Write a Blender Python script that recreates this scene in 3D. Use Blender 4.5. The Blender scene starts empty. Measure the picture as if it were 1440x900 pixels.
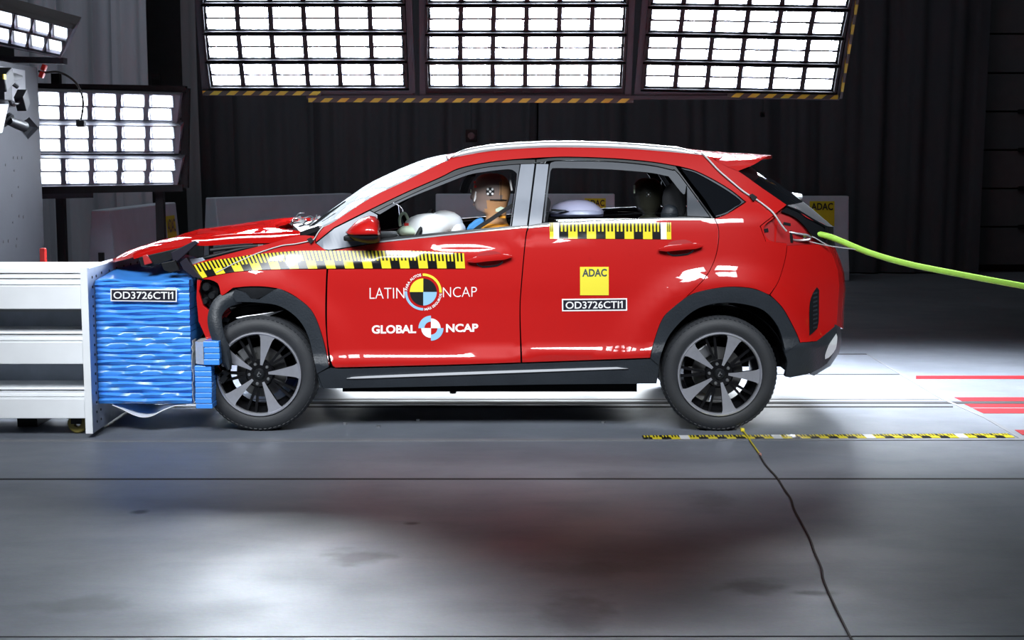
import bpy, math, random
from mathutils import Vector, Matrix
from mathutils.geometry import delaunay_2d_cdt
random.seed(7)
R = math.radians
scene = bpy.context.scene
COL = scene.collection

# ------------------------------------------------------------------ camera
CAM = Vector((0.0, -9.1, 1.63))
PITCH = math.atan(235 / 2000.0)
cam_data = bpy.data.cameras.new('camera')
cam_data.sensor_width = 36.0
cam_data.lens = 50.0
cam_data.clip_end = 100
cam = bpy.data.objects.new('camera', cam_data)
cam.location = CAM
cam.rotation_euler = (math.pi / 2 - PITCH, 0, 0)
COL.objects.link(cam)
scene.camera = cam

# ------------------------------------------------------------------ world, exposure
world = bpy.data.worlds.new('hall_dark')
scene.world = world
world.use_nodes = True
world.node_tree.nodes['Background'].inputs['Color'].default_value = (0.55, 0.62, 0.8, 1)
world.node_tree.nodes['Background'].inputs['Strength'].default_value = 0.035
scene.view_settings.view_transform = 'Standard'
scene.view_settings.look = 'None'
scene.view_settings.gamma = 1.0
scene.view_settings.use_curve_mapping = False
scene.view_settings.exposure = 0.0

# ------------------------------------------------------------------ area lamps out of frame: inferred front row, then added unseen ones
def area_lamp(name, loc, target, sx, sy, power, color=(0.90, 0.95, 1.0), spread=180):
    l = bpy.data.lights.new(name, 'AREA')
    l.shape = 'RECTANGLE'; l.size = sx; l.size_y = sy; l.energy = power; l.color = color; l.spread = R(spread)
    o = bpy.data.objects.new(name, l)
    o.location = loc
    d = Vector(target) - Vector(loc)
    o.rotation_euler = d.to_track_quat('-Z', 'Y').to_euler()
    COL.objects.link(o)
    return o
for i, x in enumerate((-3.1, -1.2, 0.7, 2.5)):          # row of lamps above and in front of the car
    area_lamp('unseen_hall_lamp', (x, -5.2, 4.4), (x * 0.70, -0.9, 0.95), 1.35, 1.5, 33 if x < -2 else 20.5, spread=52)
for i, x in enumerate((0.3, 1.8, 3.2)):              # added unseen lamps above the picture that brighten the floor behind the car
    area_lamp('unseen_hall_lamp', (x, 1.4, 4.0), (x + .1, .75, 0.0), 1.5, 1.0, 84, spread=66)
area_lamp('added_low_fill', (0.35, 1.55, 0.52), (0.35, 0.55, 0.0), 3.6, 0.12, 13, spread=66)  # added low strip, unseen behind the car, brightens the floor under it
for x, y, w_, p_ in ((-5.0, 4.6, 3.0, 55), (0.5, 5.6, 6.0, 38), (6.5, 5.6, 4.0, 9)):        # weak unseen fill lamps, added to brighten the back of the hall
    area_lamp('added_back_fill', (x, y, 7.0), (x, y + 3.4, 0.5), w_, 1.0, p_, spread=130)
LAMP_STRENGTH = 320.0

# ------------------------------------------------------------------ picture ray helpers (photograph pixel -> point in the hall)
_F = Vector((0, math.cos(PITCH), -math.sin(PITCH)))
_U = Vector((0, math.sin(PITCH), math.cos(PITCH)))
def ray(u, v):
    return _F * 2000 + Vector((1, 0, 0)) * (u - 720) + _U * (450 - v)
def at_y(u, v, y):
    d = ray(u, v); t = (y - CAM.y) / d.y
    return CAM + d * t
def at_z(u, v, z=0.0):
    d = ray(u, v); t = (z - CAM.z) / d.z
    return CAM + d * t
def at_x(u, v, x):
    d = ray(u, v); t = (x - CAM.x) / d.x
    return CAM + d * t

# ------------------------------------------------------------------ materials
def mat(name, color, rough=0.5, metal=0.0, coat=0.0, coat_rough=0.03, var=0.0, var_scale=8.0, bump=0.0, bump_scale=60.0, spec=0.5, rough_var=0.0, stretch=(1, 1, 1)):
    m = bpy.data.materials.new(name); m.use_nodes = True
    nt = m.node_tree; b = nt.nodes['Principled BSDF']
    b.inputs['Base Color'].default_value = (*color, 1)
    b.inputs['Roughness'].default_value = rough
    b.inputs['Metallic'].default_value = metal
    b.inputs['Coat Weight'].default_value = coat
    b.inputs['Coat Roughness'].default_value = coat_rough
    b.inputs['Specular IOR Level'].default_value = spec
    if var or bump or rough_var:
        tc = nt.nodes.new('ShaderNodeTexCoord')
        mp = nt.nodes.new('ShaderNodeMapping'); mp.inputs['Scale'].default_value = stretch
        nt.links.new(tc.outputs['Object'], mp.inputs['Vector'])
        n = nt.nodes.new('ShaderNodeTexNoise'); n.inputs['Scale'].default_value = var_scale; n.inputs['Detail'].default_value = 5
        nt.links.new(mp.outputs[0], n.inputs['Vector'])
        if var:
            cr = nt.nodes.new('ShaderNodeValToRGB')
            cr.color_ramp.elements[0].position = 0.3; cr.color_ramp.elements[1].position = 0.7
            cr.color_ramp.elements[0].color = tuple(max(0, c * (1 - var)) for c in color) + (1,)
            cr.color_ramp.elements[1].color = tuple(min(1, c * (1 + var)) for c in color) + (1,)
            nt.links.new(n.outputs['Fac'], cr.inputs['Fac']); nt.links.new(cr.outputs['Color'], b.inputs['Base Color'])
        if rough_var:
            mr = nt.nodes.new('ShaderNodeMapRange')
            mr.inputs['To Min'].default_value = max(0.02, rough - rough_var); mr.inputs['To Max'].default_value = rough + rough_var
            nt.links.new(n.outputs['Fac'], mr.inputs['Value']); nt.links.new(mr.outputs[0], b.inputs['Roughness'])
        if bump:
            n2 = nt.nodes.new('ShaderNodeTexNoise'); n2.inputs['Scale'].default_value = bump_scale; n2.inputs['Detail'].default_value = 4
            nt.links.new(mp.outputs[0], n2.inputs['Vector'])
            bp = nt.nodes.new('ShaderNodeBump'); bp.inputs['Strength'].default_value = bump; bp.inputs['Distance'].default_value = 0.01
            nt.links.new(n2.outputs['Fac'], bp.inputs['Height']); nt.links.new(bp.outputs[0], b.inputs['Normal'])
    return m
def glass_mat(name, tint, refl=0.08, cracks=False):
    m = bpy.data.materials.new(name); m.use_nodes = True
    nt = m.node_tree; nt.nodes.remove(nt.nodes['Principled BSDF']); out = nt.nodes['Material Output']
    tr = nt.nodes.new('ShaderNodeBsdfTransparent'); tr.inputs['Color'].default_value = (*tint, 1)
    gl = nt.nodes.new('ShaderNodeBsdfGlossy'); gl.inputs['Roughness'].default_value = 0.02
    fr = nt.nodes.new('ShaderNodeFresnel'); fr.inputs['IOR'].default_value = 1.5
    mix = nt.nodes.new('ShaderNodeMixShader')
    nt.links.new(fr.outputs[0], mix.inputs[0]); nt.links.new(tr.outputs[0], mix.inputs[1]); nt.links.new(gl.outputs[0], mix.inputs[2])
    last = mix
    if cracks:
        tc = nt.nodes.new('ShaderNodeTexCoord')
        vo = nt.nodes.new('ShaderNodeTexVoronoi'); vo.feature = 'DISTANCE_TO_EDGE'; vo.inputs['Scale'].default_value = 9
        nt.links.new(tc.outputs['Object'], vo.inputs['Vector'])
        mr = nt.nodes.new('ShaderNodeMapRange'); mr.inputs['From Min'].default_value = 0.0; mr.inputs['From Max'].default_value = 0.05
        mr.inputs['To Min'].default_value = 0.75; mr.inputs['To Max'].default_value = 0.52
        nt.links.new(vo.outputs['Distance'], mr.inputs['Value'])
        df = nt.nodes.new('ShaderNodeBsdfDiffuse'); df.inputs['Color'].default_value = (0.68, 0.74, 0.77, 1)  # pale diffuse layer paints a white reflection over the panes between cracks
        m2 = nt.nodes.new('ShaderNodeMixShader')
        nt.links.new(mr.outputs[0], m2.inputs[0]); nt.links.new(mix.outputs[0], m2.inputs[1]); nt.links.new(df.outputs[0], m2.inputs[2])
        last = m2
    nt.links.new(last.outputs[0], out.inputs['Surface'])
    return m
def lamp_mat(name, strength):
    m = bpy.data.materials.new(name); m.use_nodes = True
    nt = m.node_tree; nt.nodes.remove(nt.nodes['Principled BSDF']); out = nt.nodes['Material Output']
    em = nt.nodes.new('ShaderNodeEmission'); em.inputs['Color'].default_value = (0.83, 0.90, 1.0, 1)
    tc = nt.nodes.new('ShaderNodeTexCoord'); sp = nt.nodes.new('ShaderNodeSeparateXYZ')
    nt.links.new(tc.outputs['Object'], sp.inputs[0])
    ab = nt.nodes.new('ShaderNodeMath'); ab.operation = 'ABSOLUTE'; nt.links.new(sp.outputs['X'], ab.inputs[0])
    mr0 = nt.nodes.new('ShaderNodeMapRange'); mr0.inputs['From Min'].default_value = 0.36; mr0.inputs['From Max'].default_value = 0.47
    mr0.inputs['To Min'].default_value = 1.0; mr0.inputs['To Max'].default_value = 0.25
    nt.links.new(ab.outputs[0], mr0.inputs['Value'])
    mr = nt.nodes.new('ShaderNodeMath'); mr.operation = 'POWER'; mr.inputs[1].default_value = 3.6
    nt.links.new(mr0.outputs[0], mr.inputs[0])
    w = nt.nodes.new('ShaderNodeMath'); w.operation = 'SINE'
    ml = nt.nodes.new('ShaderNodeMath'); ml.operation = 'MULTIPLY'; ml.inputs[1].default_value = 75.0
    nt.links.new(sp.outputs['Y'], ml.inputs[0]); nt.links.new(ml.outputs[0], w.inputs[0])
    m3 = nt.nodes.new('ShaderNodeMapRange'); m3.inputs['From Min'].default_value = -1; m3.inputs['To Min'].default_value = 0.45; m3.inputs['To Max'].default_value = 1.0
    nt.links.new(w.outputs[0], m3.inputs['Value'])
    mm = nt.nodes.new('ShaderNodeMath'); mm.operation = 'MULTIPLY'
    nt.links.new(mr.outputs[0], mm.inputs[0]); nt.links.new(m3.outputs[0], mm.inputs[1])
    m4 = nt.nodes.new('ShaderNodeMath'); m4.operation = 'MULTIPLY'; m4.inputs[1].default_value = strength
    nt.links.new(mm.outputs[0], m4.inputs[0]); nt.links.new(m4.outputs[0], em.inputs['Strength'])
    nt.links.new(em.outputs[0], out.inputs['Surface'])
    return m
def stripe_mat(name, ca, cb, scale, slant, axis='X', duty=0.5):
    m = bpy.data.materials.new(name); m.use_nodes = True
    nt = m.node_tree; b = nt.nodes['Principled BSDF']; b.inputs['Roughness'].default_value = 0.5
    tc = nt.nodes.new('ShaderNodeTexCoord'); sp = nt.nodes.new('ShaderNodeSeparateXYZ'); nt.links.new(tc.outputs['Object'], sp.inputs[0])
    a = nt.nodes.new('ShaderNodeMath'); a.operation = 'MULTIPLY_ADD'; a.inputs[1].default_value = slant
    o1, o2 = ('Z', 'X') if axis == 'X' else ('X', 'Z')
    nt.links.new(sp.outputs[o1], a.inputs[0]); nt.links.new(sp.outputs[o2], a.inputs[2])
    f = nt.nodes.new('ShaderNodeMath'); f.operation = 'MULTIPLY'; f.inputs[1].default_value = scale; nt.links.new(a.outputs[0], f.inputs[0])
    fr = nt.nodes.new('ShaderNodeMath'); fr.operation = 'FRACT'; nt.links.new(f.outputs[0], fr.inputs[0])
    g = nt.nodes.new('ShaderNodeMath'); g.operation = 'GREATER_THAN'; g.inputs[1].default_value = duty; nt.links.new(fr.outputs[0], g.inputs[0])
    mx = nt.nodes.new('ShaderNodeMix'); mx.data_type = 'RGBA'
    mx.inputs[6].default_value = (*ca, 1); mx.inputs[7].default_value = (*cb, 1)
    nt.links.new(g.outputs[0], mx.inputs[0]); nt.links.new(mx.outputs[2], b.inputs['Base Color'])
    return m

M = dict(
    red=mat('red_paint', (0.47, 0.006, 0.005), rough=0.5, metal=0.0, coat=1.0, coat_rough=0.02, spec=0.2),
    red_dull=mat('scuffed_red_paint', (0.40, 0.006, 0.005), rough=0.9, coat=0.8, coat_rough=0.015, spec=0.0),
    red_in=mat('red_primer', (0.36, 0.01, 0.012), rough=0.55),
    black=mat('black_plastic', (0.007, 0.008, 0.010), rough=0.5, var=0.2, var_scale=20, spec=0.22),
    dark=mat('dark_interior', (0.006, 0.007, 0.009), rough=0.8, spec=0.08),
    clad=mat('charcoal_cladding', (0.022, 0.027, 0.034), rough=0.45, spec=0.35, bump=0.25, bump_scale=90, var=0.1),
    grey=mat('grey_window_frame', (0.055, 0.062, 0.074), rough=0.42, spec=0.35, var=0.05),
    pillar=mat('grey_pillar_trim', (0.21, 0.23, 0.27), rough=0.38, var=0.05),
    seal=mat('black_seal', (0.015, 0.017, 0.02), rough=0.35),
    chrome=mat('chrome', (0.85, 0.86, 0.88), rough=0.12, metal=1.0),
    silver=mat('silver_rail', (0.80, 0.82, 0.85), rough=0.25, metal=0.7, coat=0.6),
    alloy=mat('machined_alloy', (0.60, 0.61, 0.67), rough=0.30, metal=0.75, var=0.04, var_scale=40),
    gloss_black=mat('gloss_black', (0.006, 0.006, 0.007), rough=0.18),
    tyre=mat('tyre_rubber', (0.022, 0.024, 0.028), rough=0.62, bump=0.12, bump_scale=120, var=0.15),
    steel=mat('steel', (0.45, 0.46, 0.48), rough=0.35, metal=0.9, var=0.1),
    disc=mat('brake_disc', (0.20, 0.20, 0.20), rough=0.4, metal=0.8),
    glass=glass_mat('clear_glass', (0.93, 0.96, 0.96)),
    dark_glass=mat('privacy_glass', (0.006, 0.007, 0.009), rough=0.04),
    wind=glass_mat('crazed_glass_painted_sheen', (0.8, 0.85, 0.86), cracks=True),
    lamp=lamp_mat('lamp_light', LAMP_STRENGTH), lamp_side=lamp_mat('lamp_light_side', 22.0), lamp_right=lamp_mat('lamp_light_right', 150.0), lamp_dim=lamp_mat('lamp_light_dim', 3.0),
    reflector=mat('lamp_reflector', (0.45, 0.46, 0.55), rough=0.35, metal=0.5),
    lampframe=mat('lamp_frame', (0.012, 0.013, 0.015), rough=0.7, spec=0.2),
    lampgrey=mat('lamp_frame_grey', (0.035, 0.042, 0.050), rough=0.7, spec=0.15),
    lampsilver=mat('lamp_frame_silver', (0.16, 0.165, 0.20), rough=0.5, metal=0.0),
    white=mat('white_beam_paint', (0.86, 0.88, 0.90), rough=0.42, var=0.04, var_scale=5, coat=0.2),
    plate=mat('galvanised_plate', (0.42, 0.47, 0.56), rough=0.45, metal=0.3, var=0.12, var_scale=9),
    blue=mat('blue_honeycomb', (0.060, 0.29, 0.84), rough=0.34, var=0.10, var_scale=6, stretch=(1, 1, 6), coat=0.25, coat_rough=0.2),
    foil=mat('crinkled_foil', (0.75, 0.76, 0.74), rough=0.35, metal=0.5, bump=0.6, bump_scale=45),
    label_dark=mat('label_dark', (0.014, 0.012, 0.022), rough=0.5, spec=0.25),
    label_white=mat('label_white', (0.88, 0.88, 0.88), rough=0.4),
    yellow=mat('sticker_yellow', (0.86, 0.74, 0.05), rough=0.38, coat=0.3),
    yellow_old=mat('sticker_yellow_dull', (0.55, 0.46, 0.01), rough=0.6),
    ink=mat('sticker_ink', (0.012, 0.013, 0.014), rough=0.35, coat=0.3),
    greyink=mat('sticker_grey_ink', (0.05, 0.07, 0.075), rough=0.5),
    tape_y=mat('tape_yellow', (0.82, 0.68, 0.03), rough=0.3, coat=0.5, coat_rough=0.05),
    tape_b=mat('tape_black', (0.005, 0.005, 0.006), rough=0.3, coat=0.5, coat_rough=0.05),
    tape_w=mat('tape_white', (0.85, 0.86, 0.88), rough=0.3, coat=0.5, coat_rough=0.05),
    decal_white=mat('decal_white', (0.92, 0.92, 0.92), rough=0.4),
    decal_blue=mat('decal_light_blue', (0.29, 0.53, 0.76), rough=0.4),
    decal_red=mat('decal_red', (0.60, 0.01, 0.012), rough=0.4),
    barrier=mat('barrier_concrete', (0.38, 0.44, 0.52), rough=0.6, var=0.06, var_scale=6, bump=0.1),
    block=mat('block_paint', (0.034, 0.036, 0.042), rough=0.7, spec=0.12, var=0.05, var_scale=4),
    curtain=mat('curtain_cloth', (0.105, 0.11, 0.125), rough=0.9, var=0.12, var_scale=3, stretch=(1, 1, 0.2)),
    curtain_dark=mat('curtain_cloth_dark', (0.040, 0.044, 0.054), rough=0.9, var=0.12, var_scale=3, stretch=(1, 1, 0.2)),
    curtain_pale=mat('curtain_cloth_pale', (0.29, 0.31, 0.36), rough=0.9, var=0.1, var_scale=3, stretch=(1, 1, 0.2)),
    wall=mat('hall_wall', (0.022, 0.024, 0.028), rough=0.85, var=0.1),
    door=mat('hall_door', (0.07, 0.075, 0.085), rough=0.7, var=0.06),
    hazard=stripe_mat('hazard_stripes', (0.34, 0.28, 0.012), (0.015, 0.015, 0.015), 7.4, -1.2),
    hazard_v=stripe_mat('hazard_stripes_upright', (0.34, 0.28, 0.012), (0.015, 0.015, 0.015), 7.4, 0.8, axis='Z'),
    stripe_red=mat('floor_paint_red', (0.27, 0.008, 0.014), rough=0.7, spec=0.2, var=0.1, var_scale=6),
    joint=mat('floor_joint', (0.012, 0.012, 0.014), rough=0.8),
    edge=mat('floor_steel_edge', (0.16, 0.165, 0.18), rough=0.6, metal=0.0, var=0.1),
    rope=mat('green_rope', (0.46, 0.85, 0.10), rough=0.5, bump=0.3, bump_scale=150, var=0.06, var_scale=30),
    strand=mat('grey_strand', (0.10, 0.11, 0.12), rough=0.6, spec=0.2),
    shard=mat('glass_splinter', (0.12, 0.14, 0.15), rough=0.3, spec=0.4),
    skid=mat('pale_silver_trim', (0.72, 0.74, 0.77), rough=0.3, metal=0.15, coat=0.5),
    wire=mat('pale_wire', (0.45, 0.46, 0.46), rough=0.4),
    cord=mat('dark_cord', (0.015, 0.014, 0.012), rough=0.7),
    skin=mat('dummy_head_vinyl', (0.27, 0.20, 0.175), rough=0.5, var=0.06, var_scale=15),
    tan=mat('dummy_tan_vinyl', (0.50, 0.27, 0.13), rough=0.5, var=0.06, var_scale=15),
    shirt=mat('dummy_orange_shirt', (0.85, 0.36, 0.03), rough=0.8, bump=0.3),
    bluepad=mat('blue_chalk', (0.05, 0.26, 0.62), rough=0.7),
    belt=mat('belt_webbing', (0.008, 0.008, 0.009), rough=0.8),
    bag=mat('airbag_cloth', (0.90, 0.94, 0.96), rough=0.75, bump=0.25, bump_scale=30),
    lilac=mat('lilac_shell', (0.36, 0.37, 0.52), rough=0.4, coat=0.3),
    head_dark=mat('dark_dummy_vinyl', (0.022, 0.022, 0.015), rough=0.4),
    seat=mat('seat_cloth', (0.020, 0.021, 0.024), rough=0.85),
    red_plastic=mat('red_plastic', (0.55, 0.02, 0.015), rough=0.4),
    green=mat('pale_green_cloth', (0.62, 0.74, 0.58), rough=0.7),
    bulb=mat('clear_lens', (0.70, 0.78, 0.82), rough=0.1, coat=1.0),
    cam_white=mat('camera_housing', (0.30, 0.32, 0.33), rough=0.4),
    caster=mat('caster_wheel', (0.20, 0.16, 0.03), rough=0.5),
)

def floor_material():
    m = bpy.data.materials.new('polished_concrete'); m.use_nodes = True
    nt = m.node_tree; b = nt.nodes['Principled BSDF']; L = nt.links.new
    tc = nt.nodes.new('ShaderNodeTexCoord')
    n1 = nt.nodes.new('ShaderNodeTexNoise'); n1.inputs['Scale'].default_value = 0.9; n1.inputs['Detail'].default_value = 8; n1.inputs['Roughness'].default_value = 0.6
    L(tc.outputs['Object'], n1.inputs['Vector'])
    cr = nt.nodes.new('ShaderNodeValToRGB')
    cr.color_ramp.elements[0].position = 0.28; cr.color_ramp.elements[0].color = (0.115, 0.128, 0.154, 1)
    cr.color_ramp.elements[1].position = 0.72; cr.color_ramp.elements[1].color = (0.182, 0.202, 0.240, 1)
    L(n1.outputs['Fac'], cr.inputs['Fac'])
    n2 = nt.nodes.new('ShaderNodeTexNoise'); n2.inputs['Scale'].default_value = 60; n2.inputs['Detail'].default_value = 3
    L(tc.outputs['Object'], n2.inputs['Vector'])
    mx = nt.nodes.new('ShaderNodeMix'); mx.data_type = 'RGBA'; mx.blend_type = 'MULTIPLY'; mx.inputs[0].default_value = 0.25
    L(cr.outputs['Color'], mx.inputs[6]); L(n2.outputs['Color'], mx.inputs[7])
    last = mx.outputs[2]
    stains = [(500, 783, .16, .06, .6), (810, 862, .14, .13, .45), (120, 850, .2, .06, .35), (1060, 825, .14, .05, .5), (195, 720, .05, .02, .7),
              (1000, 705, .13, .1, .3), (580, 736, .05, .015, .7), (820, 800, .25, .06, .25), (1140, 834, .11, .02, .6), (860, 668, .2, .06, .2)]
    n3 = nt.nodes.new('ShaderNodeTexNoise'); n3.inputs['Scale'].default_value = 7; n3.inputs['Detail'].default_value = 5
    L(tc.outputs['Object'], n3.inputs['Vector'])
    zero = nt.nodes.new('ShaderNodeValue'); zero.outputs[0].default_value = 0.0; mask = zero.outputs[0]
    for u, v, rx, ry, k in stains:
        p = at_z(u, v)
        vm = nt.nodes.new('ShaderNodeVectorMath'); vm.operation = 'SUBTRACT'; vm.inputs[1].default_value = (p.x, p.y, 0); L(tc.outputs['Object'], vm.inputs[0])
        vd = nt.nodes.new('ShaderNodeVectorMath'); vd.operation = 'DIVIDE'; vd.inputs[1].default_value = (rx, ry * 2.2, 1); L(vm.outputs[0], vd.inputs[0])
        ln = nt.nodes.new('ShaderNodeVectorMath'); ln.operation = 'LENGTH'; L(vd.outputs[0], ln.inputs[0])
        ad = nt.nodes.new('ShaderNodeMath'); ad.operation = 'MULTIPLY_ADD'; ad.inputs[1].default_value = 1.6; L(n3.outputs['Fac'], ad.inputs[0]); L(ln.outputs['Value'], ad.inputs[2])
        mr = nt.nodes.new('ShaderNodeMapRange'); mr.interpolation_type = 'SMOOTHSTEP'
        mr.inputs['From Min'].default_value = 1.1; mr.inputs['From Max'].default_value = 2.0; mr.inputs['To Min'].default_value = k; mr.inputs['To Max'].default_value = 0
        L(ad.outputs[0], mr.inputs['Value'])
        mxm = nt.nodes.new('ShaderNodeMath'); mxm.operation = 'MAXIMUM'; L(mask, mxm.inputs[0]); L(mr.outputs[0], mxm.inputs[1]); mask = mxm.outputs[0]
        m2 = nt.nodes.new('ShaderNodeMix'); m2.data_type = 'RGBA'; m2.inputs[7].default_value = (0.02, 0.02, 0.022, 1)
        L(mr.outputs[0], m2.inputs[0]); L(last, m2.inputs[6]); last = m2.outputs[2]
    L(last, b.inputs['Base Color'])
    mr = nt.nodes.new('ShaderNodeMapRange'); mr.inputs['From Min'].default_value = 0.3; mr.inputs['From Max'].default_value = 0.7
    mr.inputs['To Min'].default_value = 0.46; mr.inputs['To Max'].default_value = 0.58
    n4 = nt.nodes.new('ShaderNodeTexNoise'); n4.inputs['Scale'].default_value = 2.2; n4.inputs['Detail'].default_value = 6
    L(tc.outputs['Object'], n4.inputs['Vector']); L(n4.outputs['Fac'], mr.inputs['Value']); L(mr.outputs[0], b.inputs['Roughness'])
    # scuffs and worn patches are duller than the polished slab
    n5 = nt.nodes.new('ShaderNodeTexNoise'); n5.inputs['Scale'].default_value = 3.1; n5.inputs['Detail'].default_value = 9; n5.inputs['Roughness'].default_value = 0.65; n5.inputs['Distortion'].default_value = 0.6
    mp = nt.nodes.new('ShaderNodeMapping'); mp.inputs['Scale'].default_value = (0.55, 1.5, 1); L(tc.outputs['Object'], mp.inputs['Vector']); L(mp.outputs[0], n5.inputs['Vector'])
    ms = nt.nodes.new('ShaderNodeMapRange'); ms.inputs['From Min'].default_value = 0.36; ms.inputs['From Max'].default_value = 0.62; ms.inputs['To Min'].default_value = 0.40; ms.inputs['To Max'].default_value = 0.72
    L(n5.outputs['Fac'], ms.inputs['Value'])
    iv = nt.nodes.new('ShaderNodeMath'); iv.operation = 'MULTIPLY_ADD'; iv.inputs[1].default_value = -1.15; iv.inputs[2].default_value = 1.0; iv.use_clamp = True; L(mask, iv.inputs[0])
    sm = nt.nodes.new('ShaderNodeMath'); sm.operation = 'MULTIPLY'; L(ms.outputs[0], sm.inputs[0]); L(iv.outputs[0], sm.inputs[1]); L(sm.outputs[0], b.inputs['Specular IOR Level'])
    bp = nt.nodes.new('ShaderNodeBump'); bp.inputs['Strength'].default_value = 0.04; bp.inputs['Distance'].default_value = 0.01
    L(n2.outputs['Fac'], bp.inputs['Height']); L(bp.outputs[0], b.inputs['Normal'])
    return m
M['floor'] = floor_material()

# ------------------------------------------------------------------ object helpers
def props(o, label=None, cat=None, group=None, kind=None):
    if label: o['label'] = label
    if cat: o['category'] = cat
    if group: o['group'] = group
    if kind: o['kind'] = kind
    return o
def thing(name, loc, label, cat, group=None):
    o = bpy.data.objects.new(name, None); COL.objects.link(o); o.location = loc; o.empty_display_size = 0.1
    return props(o, label, cat, group)
def put(o, parent):
    """parent without moving: child keeps its world placement"""
    if parent is not None:
        o.parent = parent
        o.matrix_parent_inverse = wm(parent).inverted()
    return o
def wm(o):
    m = o.matrix_basis.copy()
    if o.parent is not None:
        m = wm(o.parent) @ o.matrix_parent_inverse @ m
    return m
def link_mesh(name, me, parent=None, label=None):
    o = bpy.data.objects.new(name, me); COL.objects.link(o); put(o, parent)
    if label: o['label'] = label
    return o

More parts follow.
